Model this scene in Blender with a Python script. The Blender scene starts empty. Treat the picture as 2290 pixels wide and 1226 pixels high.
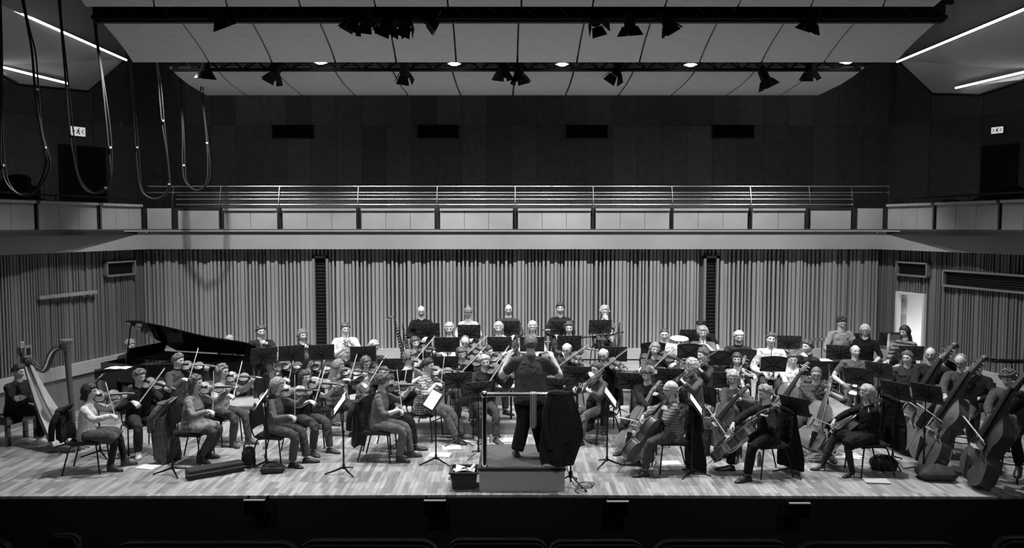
import bpy, math, random
from mathutils import Vector as V, Matrix, noise
random.seed(7)
R = math.radians
SC = bpy.context.scene
COL = SC.collection

# ------------------------------------------------------------------ camera
FX = 1750.0          # focal length in pixels of the 2290 px wide frame
YH = 505.0           # horizon row
CH = 3.6             # camera height above the stage floor
TILT = math.atan((613.0-YH)/FX)
cam = bpy.data.cameras.new('camera'); camo = bpy.data.objects.new('camera', cam); COL.objects.link(camo)
cam.sensor_width = 36.0; cam.lens = 36.0*FX/2290.0; cam.clip_end = 200
camo.location = (0, 0, CH); camo.rotation_euler = (math.pi/2-TILT, 0, 0)
SC.camera = camo
SC.view_settings.view_transform = 'Standard'; SC.view_settings.look = 'None'
SC.view_settings.gamma = 1.0; SC.view_settings.exposure = 0.0
SC.view_settings.use_curve_mapping = False

# ------------------------------------------------------------------ world and the hall's lights
w = bpy.data.worlds.new('world'); SC.world = w; w.use_nodes = True
w.node_tree.nodes['Background'].inputs[0].default_value = (.5, .5, .5, 1)
w.node_tree.nodes['Background'].inputs[1].default_value = 0.03

def spot(loc, aim, power, ang=70, blend=.7, rad=.12):
    l = bpy.data.lights.new('spot', 'SPOT'); l.energy = power; l.spot_size = R(ang); l.spot_blend = blend
    l.shadow_soft_size = rad; l.color = (1, 1, 1)
    o = bpy.data.objects.new('spot_lamp', l); COL.objects.link(o); o.location = loc
    o.rotation_euler = (V(aim)-V(loc)).to_track_quat('-Z', 'Y').to_euler()
    return o
# stage rig (lanterns on the front truss), front-of-house rig over the audience
for x in (-5.6, -3.4, -1.15, 1.15, 3.4, 5.6):
    spot((x, 12.0, 6.62), (x*1.14, 12.2, 0), 900, 100, .85, .07)
for x in (-4.2, 0, 4.2):
    spot((x, 12.1, 6.62), (x*1.1, 14.8, .6), 200, 62, .9, .07)
for x in (-4.8, -1.6, 1.6, 4.8):
    spot((x*1.1, 2.2, 8.2), (x*1.0, 12.2, 0.4), 680, 34, .9, .25)

def ray(px, py):
    d = V(((px-1145.0)/FX, 1.0, -(py-613.0)/FX))
    c, s = math.cos(TILT), math.sin(TILT)
    return V((d.x, d.y*c+d.z*s, -d.y*s+d.z*c))
def pos(px, py, z=0.0):
    d = ray(px, py); t = (z-CH)/d.z
    return V((d.x*t, d.y*t, z))
def atY(px, py, Y):
    d = ray(px, py); t = Y/d.y
    return V((d.x*t, Y, CH+d.z*t))
def atplane(px, py, p0, n):
    d = ray(px, py); o = V((0, 0, CH)); t = (V(p0)-o).dot(n)/d.dot(n)
    return o+d*t
def atX(px, z, Y):  # world X of a pixel column at depth Y, height z
    c, s = math.cos(TILT), math.sin(TILT)
    return (px-1145.0)/FX*(Y*c+(CH-z)*s)

# ------------------------------------------------------------------ materials
MATS = {}
def mat(name, v, rough=.6, metal=0., var=0., vs=8., bump=0., bs=60., pat=None, stretch=None, spec=.4, coat=0., pv=None, ps=1.):
    key = name
    if key in MATS: return MATS[key]
    m = bpy.data.materials.new(name); m.use_nodes = True; nt = m.node_tree; N = nt.nodes; L = nt.links
    b = N['Principled BSDF']
    b.inputs['Base Color'].default_value = (v, v, v, 1); b.inputs['Roughness'].default_value = rough
    b.inputs['Metallic'].default_value = metal; b.inputs['Specular IOR Level'].default_value = spec
    b.inputs['Coat Weight'].default_value = coat
    m.diffuse_color = (v, v, v, 1)
    tc = N.new('ShaderNodeTexCoord')
    src = tc.outputs['Object']
    col = None
    def mth(op, a, b2=None, c=None):
        n = N.new('ShaderNodeMath'); n.operation = op
        for i, x in enumerate((a, b2, c)):
            if x is None: continue
            if isinstance(x, (int, float)): n.inputs[i].default_value = x
            else: L.new(x, n.inputs[i])
        return n.outputs[0]
    if var > 0:
        mp = N.new('ShaderNodeMapping'); L.new(src, mp.inputs['Vector'])
        mp.inputs['Scale'].default_value = stretch or (1, 1, 1)
        nz = N.new('ShaderNodeTexNoise'); nz.inputs['Scale'].default_value = vs; nz.inputs['Detail'].default_value = 4
        L.new(mp.outputs[0], nz.inputs['Vector'])
        f = mth('MULTIPLY_ADD', nz.outputs['Fac'], 2*var*1.6, 1-var*1.6)
        col = mth('MULTIPLY', f, v)
    if pat:
        sp = N.new('ShaderNodeSeparateXYZ'); L.new(src, sp.inputs[0])
        X, Y, Z = sp.outputs
        pv = v*.3 if pv is None else pv
        if pat == 'stripe':
            k = mth('GREATER_THAN', mth('FRACT', mth('MULTIPLY', Z, ps)), .55)
        elif pat == 'plaid':
            a = mth('GREATER_THAN', mth('FRACT', mth('MULTIPLY', Z, ps)), .55)
            h = mth('ADD', mth('MULTIPLY', X, 1.), mth('MULTIPLY', Y, .7))
            c2 = mth('GREATER_THAN', mth('FRACT', mth('MULTIPLY', h, ps)), .55)
            k = mth('MULTIPLY', mth('ADD', a, c2), .5)
        elif pat == 'blob':
            nz2 = N.new('ShaderNodeTexNoise'); nz2.inputs['Scale'].default_value = ps; L.new(src, nz2.inputs['Vector'])
            k = mth('GREATER_THAN', nz2.outputs['Fac'], .53)
        base = col if col is not None else v
        d = mth('MULTIPLY', k, pv-v)
        col = mth('MAXIMUM', mth('ADD', d, base), .004)
    if col is not None:
        cb = N.new('ShaderNodeCombineColor')
        for i in range(3): L.new(col, cb.inputs[i])
        L.new(cb.outputs[0], b.inputs['Base Color'])
    if bump > 0:
        nb = N.new('ShaderNodeTexNoise'); nb.inputs['Scale'].default_value = bs; nb.inputs['Detail'].default_value = 3
        mp2 = N.new('ShaderNodeMapping'); L.new(src, mp2.inputs['Vector']); mp2.inputs['Scale'].default_value = stretch or (1, 1, 1)
        L.new(mp2.outputs[0], nb.inputs['Vector'])
        bp = N.new('ShaderNodeBump'); bp.inputs['Strength'].default_value = bump; bp.inputs['Distance'].default_value = .01
        L.new(nb.outputs['Fac'], bp.inputs['Height']); L.new(bp.outputs[0], b.inputs['Normal'])
    MATS[key] = m
    return m
def emat(name, v, st):
    if name in MATS: return MATS[name]
    m = bpy.data.materials.new(name); m.use_nodes = True
    b = m.node_tree.nodes['Principled BSDF']; b.inputs['Base Color'].default_value = (v, v, v, 1)
    b.inputs['Emission Color'].default_value = (1, 1, 1, 1); b.inputs['Emission Strength'].default_value = st
    MATS[name] = m
    return m

BLK = mat('black_metal', .007, .45, .0)
BLKM = mat('black_matt', .005, .8)
CHR = mat('chrome', .75, .18, 1.)
STEEL = mat('brushed_steel', .32, .32, 1.)
PLAST = mat('black_plastic', .012, .5, var=.1)
WHITE = mat('paper_white', .85, .7)
DESK = mat('stand_desk', .055, .6, spec=.25)
LAC = mat('piano_lacquer', .006, .06, spec=.6, coat=1.)
BRASS = mat('polished_brass', .72, .2, 1.)
EBONY = mat('ebony', .012, .3)
def shade(v, kind='cloth'):
    q = round(v*(.75+.25*min(1, max(0, (v-.12)/.4))), 3)
    return fold_nodes(mat('%s_%03d' % (kind, int(q*1000)), q, .9, var=.10, vs=14, spec=.12))
def fold_nodes(m):
    """soft irregular folds in cloth"""
    if 'folds' in m: return m
    m['folds'] = 1; nt = m.node_tree; N = nt.nodes; L = nt.links
    tc = N.new('ShaderNodeTexCoord'); mp = N.new('ShaderNodeMapping'); mp.inputs['Scale'].default_value = (1, 1, .8); mp.inputs['Rotation'].default_value = (.5, .4, .3)
    L.new(tc.outputs['Object'], mp.inputs[0])
    n1 = N.new('ShaderNodeTexNoise'); n1.noise_type = 'RIDGED_MULTIFRACTAL'; n1.inputs['Scale'].default_value = 8; n1.inputs['Detail'].default_value = 2; n1.inputs['Distortion'].default_value = .9
    L.new(mp.outputs[0], n1.inputs['Vector'])
    bp = N.new('ShaderNodeBump'); bp.inputs['Strength'].default_value = .9; bp.inputs['Distance'].default_value = .045
    L.new(n1.outputs['Fac'], bp.inputs['Height']); L.new(bp.outputs[0], N['Principled BSDF'].inputs['Normal'])
    return m

# ------------------------------------------------------------------ mesh builder
class B:
    def __init__(s): s.v = []; s.f = []; s.m = []
    def add(s, vs, fs, mi=0, M=None):
        o = len(s.v)
        s.v += [(M @ V(p)) if M is not None else V(p) for p in vs]
        for f in fs: s.f.append([i+o for i in f]); s.m.append(mi)
        return s
    def app(s, b, M=None, mi=None):
        o = len(s.v); s.v += [(M @ p) if M is not None else p for p in b.v]
        flip = M is not None and M.to_3x3().determinant() < 0
        for f, m in zip(b.f, b.m):
            g = [i+o for i in f]
            s.f.append(g[::-1] if flip else g); s.m.append(m if mi is None else mi)
        return s
    def box(s, c, d, mi=0, M=None):
        x, y, z = c; a, b, h = d[0]/2, d[1]/2, d[2]/2
        vs = [(x+i*a, y+j*b, z+k*h) for k in (-1, 1) for j in (-1, 1) for i in (-1, 1)]
        return s.add(vs, [(0, 2, 3, 1), (4, 5, 7, 6), (0, 1, 5, 4), (2, 6, 7, 3), (0, 4, 6, 2), (1, 3, 7, 5)], mi, M)
    def loft(s, rings, mi=0, M=None, caps=True, closed=True):
        n = len(rings[0]); vs = [p for r in rings for p in r]; fs = []
        for i in range(len(rings)-1):
            for j in range(n if closed else n-1):
                k = (j+1) % n
                fs.append((i*n+j, i*n+k, (i+1)*n+k, (i+1)*n+j))
        if caps:
            fs.append(tuple(range(n))[::-1]); fs.append(tuple((len(rings)-1)*n+j for j in range(n)))
        return s.add(vs, fs, mi, M)
    def tube(s, pts, rad, n=8, mi=0, M=None, caps=True, sx=1., u0=None):
        pts = [V(p) for p in pts]; k = len(pts)
        if isinstance(rad, (int, float, tuple)): rad = [rad]*k
        rad = (list(rad)+[rad[-1]]*k)[:k]
        t0 = (pts[1]-pts[0]).normalized()
        u = t0.orthogonal().normalized() if abs(t0.x) > .95 else (V((1, 0, 0))-t0*t0.x).normalized()
        if u0 is not None: u = V(u0)
        rings = []
        for i in range(k):
            t = (pts[min(i+1, k-1)]-pts[max(i-1, 0)])
            t = t.normalized() if t.length > 1e-9 else t0
            u = (u-t*u.dot(t)); u = u.normalized() if u.length > 1e-6 else t.orthogonal().normalized()
            w_ = t.cross(u)
            r = rad[i]; r = (r, r) if isinstance(r, (int, float)) else r
            rings.append([pts[i]+u*(math.cos(a)*r[0]*sx)+w_*(math.sin(a)*r[1]) for a in [2*math.pi*j/n for j in range(n)]])
        return s.loft(rings, mi, M, caps)
    def ell(s, c, r, nu=12, nv=8, mi=0, M=None):
        c = V(c); r = (r, r, r) if isinstance(r, (int, float)) else r
        vs = [c+V((0, 0, -r[2]))]
        for i in range(1, nv):
            a = -math.pi/2+math.pi*i/nv
            for j in range(nu):
                b = 2*math.pi*j/nu
                vs.append(c+V((math.cos(a)*math.cos(b)*r[0], math.cos(a)*math.sin(b)*r[1], math.sin(a)*r[2])))
        vs.append(c+V((0, 0, r[2]))); fs = []
        for j in range(nu):
            k = (j+1) % nu
            fs.append((0, 1+k, 1+j))
            for i in range(nv-2): fs.append((1+i*nu+j, 1+i*nu+k, 1+(i+1)*nu+k, 1+(i+1)*nu+j))
            fs.append((1+(nv-2)*nu+j, 1+(nv-2)*nu+k, len(vs)-1))
        return s.add(vs, fs, mi, M)
    def prism(s, poly, z0, z1, mi=0, M=None):
        n = len(poly)
        vs = [(p[0], p[1], z0) for p in poly]+[(p[0], p[1], z1) for p in poly]
        fs = [tuple(range(n))[::-1], tuple(range(n, 2*n))]+[(i, (i+1) % n, n+(i+1) % n, n+i) for i in range(n)]
        return s.add(vs, fs, mi, M)
    def lathe(s, prof, n=20, mi=0, M=None, caps=True):
        rings = [[(r*math.cos(2*math.pi*j/n), r*math.sin(2*math.pi*j/n), z) for j in range(n)] for r, z in prof]
        return s.loft(rings, mi, M, caps)
    def sheet(s, grid, th, mi=0, M=None):
        """grid of points -> thickened sheet"""
        nr, nc = len(grid), len(grid[0]); g = [[V(p) for p in r] for r in grid]
        top = []; bot = []
        for i in range(nr):
            for j in range(nc):
                a = g[min(i+1, nr-1)][j]-g[max(i-1, 0)][j]; b = g[i][min(j+1, nc-1)]-g[i][max(j-1, 0)]
                n = b.cross(a); n = n.normalized() if n.length > 1e-9 else V((0, 0, 1))
                top.append(g[i][j]+n*th/2); bot.append(g[i][j]-n*th/2)
        fs = []; o = nr*nc
        for i in range(nr-1):
            for j in range(nc-1):
                q = (i*nc+j, i*nc+j+1, (i+1)*nc+j+1, (i+1)*nc+j)
                fs.append(q); fs.append(tuple(x+o for x in q)[::-1])
        edge = [(0, j) for j in range(nc)]+[(i, nc-1) for i in range(1, nr)]+[(nr-1, j) for j in range(nc-2, -1, -1)]+[(i, 0) for i in range(nr-2, 0, -1)]
        e = [i*nc+j for i, j in edge]
        for k in range(len(e)):
            a, b = e[k], e[(k+1) % len(e)]
            fs.append((b, a, a+o, b+o))
        return s.add(top+bot, fs, mi, M)
    def mesh(s, name, mats, smooth=True, angle=40):
        me = bpy.data.meshes.new(name)
        me.from_pydata([tuple(p) for p in s.v], [], s.f)
        for m in (mats if isinstance(mats, (list, tuple)) else [mats]): me.materials.append(m)
        me.polygons.foreach_set('material_index', s.m)
        me.polygons.foreach_set('use_smooth', [smooth]*len(s.f)); me.update()
        if smooth and angle: me.set_sharp_from_angle(angle=R(angle))
        return me
    def build(s, name, mats, parent=None, smooth=True, angle=40):
        o = bpy.data.objects.new(name, s.mesh(name, mats, smooth, angle)); COL.objects.link(o)
        if parent is not None: o.parent = parent
        return o

def lab_of(*c):
    for x in c:
        if len(x.split()) <= 16: return x
    return ' '.join(c[-1].split()[:16])
def tag(o, label, cat, group=None, kind=None):
    o['label'] = label; o['category'] = cat
    if group: o['group'] = group
    if kind: o['kind'] = kind
    return o
def empty(name, loc=(0, 0, 0), rz=0.):
    o = bpy.data.objects.new(name, None); COL.objects.link(o); o.location = loc; o.rotation_euler = (0, 0, rz)
    o.empty_display_size = .1
    return o
def struct(o, label=None):
    o['kind'] = 'structure'
    if label: o['label'] = label
    return o
KIDS = {}
def copy_tree(o, parent=None, memo=None):
    c = o.copy(); COL.objects.link(c)
    if parent is not None:
        mi = c.matrix_parent_inverse.copy(); c.parent = parent; c.matrix_parent_inverse = mi
    for ch in list(o.children): copy_tree(ch, c)
    return c
PROTO = {}
def use(key, make):
    """first call builds the prototype and uses it, later calls copy it with its parts"""
    if key not in PROTO:
        PROTO[key] = make(); return PROTO[key]
    return copy_tree(PROTO[key])
def frame(o, y, z):
    """matrix with origin o, local +Y along y, local +Z towards z"""
    y = V(y).normalized(); z = V(z); z = (z-y*z.dot(y)).normalized(); x = y.cross(z)
    return Matrix(((x.x, y.x, z.x, o[0]), (x.y, y.y, z.y, o[1]), (x.z, y.z, z.z, o[2]), (0, 0, 0, 1)))
def facing(phi):
    """rotation about z so that local +Y faces phi degrees (0 = to the audience, 90 = stage left as seen = image right)"""
    return R(phi)+math.pi
def smooth(pts, k=4):
    pts = [V(p) for p in pts]; out = []
    for i in range(len(pts)-1):
        p0 = pts[max(i-1, 0)]; p1 = pts[i]; p2 = pts[i+1]; p3 = pts[min(i+2, len(pts)-1)]
        for j in range(k):
            t = j/k
            out.append(.5*((2*p1)+(p2-p0)*t+(2*p0-5*p1+4*p2-p3)*t*t+(3*p1-p0-3*p2+p3)*t**3))
    out.append(pts[-1]); return out
def ordinal(i):
    return ['first', 'second', 'third', 'fourth', 'fifth', 'sixth', 'seventh', 'eighth', 'ninth', 'tenth', 'eleventh', 'twelfth', 'thirteenth', 'fourteenth', 'fifteenth', 'sixteenth'][i]
# ================================================================== the hall
WY = 17.0           # back slatted wall
CX = 8.02           # corner half width
WD = V((.27, -1, 0)).normalized()
def wall_pt(side, t, z=0.): return V((side*(CX+WD.x*t), WY+WD.y*t, z))
def wall_n(side): return V((-side*(-WD.y), WD.x, 0)).normalized()*1.0 if False else V((-side*abs(WD.y), -abs(WD.x), 0)).normalized()
def wall_t(side, px, py):
    p = atplane(px, py, wall_pt(side, 0), wall_n(side)); return (WY-p.y)/(-WD.y), p.z

# --- floor of the stage, boards run front to back
def floor_mat():
    m = bpy.data.materials.new('stage_boards'); m.use_nodes = True; nt = m.node_tree; N = nt.nodes; L = nt.links
    b = N['Principled BSDF']; b.inputs['Roughness'].default_value = .42; b.inputs['Specular IOR Level'].default_value = .45
    tc = N.new('ShaderNodeTexCoord'); mp = N.new('ShaderNodeMapping'); mp.inputs['Rotation'].default_value = (0, 0, R(90))
    L.new(tc.outputs['Object'], mp.inputs['Vector'])
    br = N.new('ShaderNodeTexBrick'); L.new(mp.outputs[0], br.inputs['Vector'])
    br.inputs['Color1'].default_value = (.40, .40, .40, 1); br.inputs['Color2'].default_value = (.17, .17, .17, 1)
    br.inputs['Mortar'].default_value = (.16, .16, .16, 1); br.inputs['Scale'].default_value = 1
    br.inputs['Mortar Size'].default_value = .0022; br.inputs['Bias'].default_value = -.15
    br.inputs['Brick Width'].default_value = .47; br.inputs['Row Height'].default_value = .068
    br.offset = .43; br.offset_frequency = 3
    nz = N.new('ShaderNodeTexNoise'); nz.inputs['Scale'].default_value = 3; nz.inputs['Detail'].default_value = 6
    mp2 = N.new('ShaderNodeMapping'); mp2.inputs['Scale'].default_value = (9, .8, 1); L.new(tc.outputs['Object'], mp2.inputs['Vector']); L.new(mp2.outputs[0], nz.inputs['Vector'])
    mx = N.new('ShaderNodeMix'); mx.data_type = 'RGBA'; mx.blend_type = 'OVERLAY'; mx.inputs['Factor'].default_value = .55
    L.new(br.outputs['Color'], mx.inputs['A']); L.new(nz.outputs['Fac'], mx.inputs['B']); L.new(mx.outputs['Result'], b.inputs['Base Color'])
    return m
FLOOR = floor_mat()
SE = pos(1145, 1107, 0).y
b = B(); b.prism([(-14, SE-.12), (0, SE), (14, SE-.16), (14, WY+.3), (-14, WY+.3)], -.03, 0)
struct(b.build('floor', FLOOR, smooth=False))
WOODL = mat('pale_maple_panel', .46, .55, var=.10, vs=3, stretch=(1, 1, 5))
WOODM = mat('mid_maple_panel', .30, .6, var=.12, vs=3)
DARKW = mat('dark_wall', .03, .7, var=.25, vs=2)
BLKW = mat('black_void', .004, .95)
# stage front and auditorium floor
b = B(); b.prism([(-14, SE-.14), (0, SE-.02), (14, SE-.18), (14, SE+.1), (-14, SE+.1)], -1.1, -.032)
struct(b.build('wall_front', mat('stage_front_black', .006, .8), smooth=False))
b = B(); b.box((0, SE/2-3, -1.15), (30, SE+6, .1)); struct(b.build('floor_auditorium', BLKW, smooth=False))

# --- risers at the back
RIS = mat('riser_top', .32, .6, var=.15, vs=4)
def riser(name, x0, x1, y0, y1, z, label):
    b = B(); b.box(((x0+x1)/2, (y0+y1)/2, z/2+.002), (x1-x0, y1-y0, z-.004)); b.box(((x0+x1)/2, (y0+y1)/2-.01, z-.012), (x1-x0+.02, y1-y0+.02, .02))
    tag(b.build(name, RIS, smooth=False), label, 'riser', 'stage risers')
riser('stage_riser', -2.35, 3.3, 13.35, 14.65, .2, 'low wooden riser under the rearmost violas in the middle')
riser('stage_riser', -2.35, 3.3, 14.67, 15.72, .5, 'middle wooden riser carrying the flute row')
riser('stage_riser', -2.6, 3.3, 15.74, 16.84, .68, 'highest wooden riser against the slatted back wall')
riser('stage_riser', -5.35, -2.62, 14.2, 16.84, .3, 'wooden riser on the left carrying the horn players')
riser('stage_riser', 3.32, 6.15, 13.3, 16.84, .3, 'wooden riser on the right carrying trumpets and trombones')

# --- slatted lower walls
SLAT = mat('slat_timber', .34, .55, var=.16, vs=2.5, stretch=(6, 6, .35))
def slat_run(b, p0, p1, n, z0, z1, seed, skip=(), k_=1.):
    """vertical teeth of varying width and depth between p0 and p1; n points into the room"""
    rnd = random.Random(seed); d = (p1-p0); Lh = d.length; d = d.normalized(); t = .0
    up = V((0, 0, 1))
    grp = 0
    while t < Lh-.12:
        grp = (grp+1) % 9
        wd = rnd.choice((.045, .055, .06)) if grp < 6 else rnd.choice((.07, .085))
        gp = rnd.choice((.035, .045, .055)) if grp < 6 else .022
        dep = rnd.choice((.05, .075, .1, .1))
        wd *= k_; gp *= k_; dep *= (1 if k_ > .8 else .5)
        segs = [(z0, z1)]
        for (a, c, za, zb) in skip:
            if t+wd > a and t < c:
                ns = []
                for (u, v_) in segs:
                    if u < za: ns.append((u, min(v_, za)))
                    if v_ > zb: ns.append((max(u, zb), v_))
                segs = [q for q in ns if q[1]-q[0] > .02]
        a0 = p0+d*t; a1 = p0+d*(t+wd)
        for (u, v_) in segs:
            q = [a0, a1, a1+n*dep, a0+n*dep]
            vs = [p+up*u for p in q]+[p+up*v_ for p in q]
            fs = [(0, 1, 2, 3)[::-1], (4, 5, 6, 7), (0, 1, 5, 4), (1, 2, 6, 5), (2, 3, 7, 6), (3, 0, 4, 7)]
            b.add(vs, fs)
        t += wd+gp
def backing(b, p0, p1, n, z0, z1, mi, th=.15, off=0.):
    q = [p0+n*off, p1+n*off, p1-n*th, p0-n*th]; up = V((0, 0, 1))
    vs = [p+up*z0 for p in q]+[p+up*z1 for p in q]
    b.add(vs, [(0, 3, 2, 1), (4, 5, 6, 7), (0, 1, 5, 4), (1, 2, 6, 5), (2, 3, 7, 6), (3, 0, 4, 7)], mi)
PL = .93; BZ = 3.11
SLATBACK = mat('slat_backing', .11, .7, var=.1)
PLD = mat('plinth_lower', .20, .7, var=.1)
b = B(); n = V((0, -1, 0)); p0 = V((-CX, WY, 0)); p1 = V((CX, WY, 0))
def bx_t(px): return atX(px, 2, WY)+CX
sl = [(bx_t(703), bx_t(738), .9, 2.95), (bx_t(1570), bx_t(1603), .9, 2.95)]
slat_run(b, p0+V((.05, 0, 0)), p1, n, PL, 3.3, 3, [(a-.05, c-.05, z, q) for a, c, z, q in sl], .84)
backing(b, p0, p1, n, 0, 3.4, 1); backing(b, p0, p1, n, .7, PL, 2, .01, .11); backing(b, p0, p1, n, 0, .7, 3, .01, .06)
struct(b.build('wall_back', [SLAT, SLATBACK, WOODL, PLD], smooth=False))
GR = mat('vent_dark', .012, .7); FRM = mat('vent_frame', .22, .6)
def wallbox(p0, p1, n, z0, z1, d0, d1, b, mi):
    backing(b, p0, p1, n, z0, z1, mi, -d0 if False else -d0, d1)
def vent(name, P, Q, n, z0, z1, label, fr=.045, dep=.13, kind='vent', nl=0):
    """P,Q wall points (ends), dark recess with frame"""
    d = (Q-P).normalized(); e = empty(name, tuple((P+Q)/2+V((0, 0, z0))))
    tag(e, label, kind, 'dark wall vents'); c = (P+Q)/2+V((0, 0, z0)); L_ = (Q-P).length
    M = Matrix.Translation(-c)
    b = B(); up = V((0, 0, 1))
    for a, q, za, zb in ((P, P+d*fr, z0, z1), (Q-d*fr, Q, z0, z1), (P, Q, z1-fr, z1), (P, Q, z0, z0+fr)):
        bb = B(); backing(bb, a, q, n, za, zb, 0, -.001, dep); b.app(bb, M)
    b.build('frame', FRM, e, smooth=False)
    b = B(); bb = B(); backing(bb, P+d*fr, Q-d*fr, n, z0+fr, z1-fr, 0, -.001, dep*.35); b.app(bb, M)
    k = int((z1-z0)/.05)
    if nl:
        for i in range(nl):
            z = z0+fr+(z1-z0-2*fr)*(i+.5)/nl
            bb = B(); backing(bb, P+d*fr, Q-d*fr, n, z-.008, z+.008, 1, -.001, dep*.5); b.app(bb, M)
    b.build('grille', [GR, mat('vent_louvre', .012, .6)], e, smooth=False)
    return e
for (a, c, z, q), lab in zip(sl, ('tall narrow dark slot vent in the slatted wall behind the horns', 'tall narrow dark slot vent in the slatted wall behind the trumpets')):
    vent('wall_vent', p0+V((a, 0, 0)), p0+V((c, 0, 0)), n, z+.02, q, lab, .05, .14, nl=26)
# side walls
for side, nm in ((-1, 'left'), (1, 'right')):
    n = wall_n(side); T = 13.
    b = B(); A = wall_pt(side, 0); C_ = wall_pt(side, T)
    skip = []; LEN = (C_-A).length; k = LEN/T
    if side == 1:
        d0, zt = wall_t(1, 2016, 656); d1, _ = wall_t(1, 2073, 660)
        dz = zt-.01
        skip = [(d0*k, d1*k, -.1, dz)]
        va = [wall_t(1, 2014, 594), wall_t(1, 2084, 627)]; vb = [wall_t(1, 2119, 602), wall_t(1, 2292, 645)]
        vents = [(va[0][0], va[1][0], 2.86-.30, 2.86, 'small dark vent above the lit doorway on the right wall'), (vb[0][0], vb[1][0]+1.2, 2.42, 2.75, 'long dark vent high on the right slatted wall')]
    else:
        va = [wall_t(-1, 293, 587), wall_t(-1, 228, 622)]
        vents = [(va[0][0], va[1][0], 2.56, 2.87, 'small dark vent high on the left slatted wall')]
    for t0, t1, z0, z1, lab in vents: skip.append((t0*k, t1*k, z0, z1))
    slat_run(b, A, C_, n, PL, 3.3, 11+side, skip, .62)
    if side == 1:
        for (t0, t1, za, zb) in ((0, d0, 0, 3.4), (d1, T, 0, 3.4), (d0, d1, dz, 3.4)):
            backing(b, wall_pt(1, t0), wall_pt(1, t1), n, za, zb, 1)
        segs = ((0, d0), (d1, T))
    else:
        backing(b, A, C_, n, 0, 3.4, 1); segs = ((0, T),)
    for t0, t1 in segs:
        backing(b, wall_pt(side, t0), wall_pt(side, t1), n, .7, PL, 2, .01, .11)
        backing(b, wall_pt(side, t0), wall_pt(side, t1), n, 0, .7, 3, .01, .06)
    struct(b.build('wall_'+nm, [mat('slat_timber_shaded', .17, .55, var=.16, vs=2.5, stretch=(6, 6, .35)), SLATBACK, WOODL, PLD], smooth=False))  # darker copy of the slat timber, side-wall shade put into its colour
    for t0, t1, z0, z1, lab in vents: vent('wall_vent', wall_pt(side, t0), wall_pt(side, t1), n, z0, z1, lab, .035, .13, nl=6)
    if side == 1:
        # lit corridor behind the doorway
        P, Q = wall_pt(1, d0), wall_pt(1, d1); up = V((0, 0, 1)); o = -n
        b = B(); dd = .9; W_ = (Q-P).normalized()
        def slab(a, c, za, zb, t_=.05):
            u = (c-a).normalized(); nn = V((u.y, -u.x, 0)); q = [a, c, c+nn*t_, a+nn*t_]
            b.add([p+up*za for p in q]+[p+up*zb for p in q], [(0, 3, 2, 1), (4, 5, 6, 7), (0, 1, 5, 4), (1, 2, 6, 5), (2, 3, 7, 6), (3, 0, 4, 7)])
        P2, Q2 = P+o*.16-W_*.06, Q+o*.16+W_*.5
        slab(P2+o*dd, Q2+o*dd, 0, 2.6); slab(P2, P2+o*dd, 0, 2.6); slab(Q2, Q2+o*dd, 0, 2.6)
        b.add([p+up*2.6 for p in (P2, Q2, Q2+o*dd, P2+o*dd)], [(0, 1, 2, 3)])
        struct(b.build('wall_corridor', mat('corridor_white', .8, .8), smooth=False))
        l = bpy.data.lights.new('corridor', 'POINT'); l.energy = 11; l.shadow_soft_size = .15
        lo = bpy.data.objects.new('corridor_lamp', l); COL.objects.link(lo); lo.location = (P2+Q2)/2+o*.42+W_*.0+up*1.3-n*0
        b = B(); fr = B()
        for a, c, za, zb in ((P-W_*.05, P, 0, dz+.05), (Q, Q+W_*.05, 0, dz+.05), (P, Q, dz, dz+.05)):
            backing(fr, a, c, n, za, zb, 0, .20, .11)
        struct(fr.build('door_1', mat('corridor_white', .8, .8), smooth=False))
# control box, switch and shelf rail on the left wall
def on_wall(side, px, py, off=.11):
    t, z = wall_t(side, px, py); return wall_pt(side, t, z)+wall_n(side)*off
def wall_plate(name, side, px0, py0, px1, py1, m, label, cat, th=.03, m2=None, off=.10):
    a = on_wall(side, px0, py0, off); c = on_wall(side, px1, py1, off)
    n = wall_n(side); d = (V((c.x, c.y, 0))-V((a.x, a.y, 0))); L_ = d.length; d = d.normalized()
    z0, z1 = min(a.z, c.z), max(a.z, c.z); cen = V(((a.x+c.x)/2, (a.y+c.y)/2, (z0+z1)/2))
    M = frame(cen, d, n)
    b = B(); b.box((0, 0, th/2), (z1-z0, L_, th), 0)
    if m2: b.box((0, 0, th+.002), ((z1-z0)*.6, L_*.6, .006), 1)
    o = b.build(name, [m, m2 or m], smooth=False); o.matrix_world = M; o.data.transform(Matrix.Identity(4))
    tag(o, label, cat); return o
GB = mat('grey_box', .25, .5); GL = mat('grey_light', .45, .5)
wall_plate('light_switch', -1, 33, 764, 41, 777, GL, 'small square switch above the control box on the left wall', 'switch', .03, GB)
wall_plate('control_box', -1, 40, 774, 57, 797, GB, 'framed control box on the slatted left wall above the harpist', 'box', .05, GR)
wall_plate('wall_rail', -1, 75, 662, 204, 656, WOODM, 'horizontal timber rail across the slats of the left wall', 'rail', .05)

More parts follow.
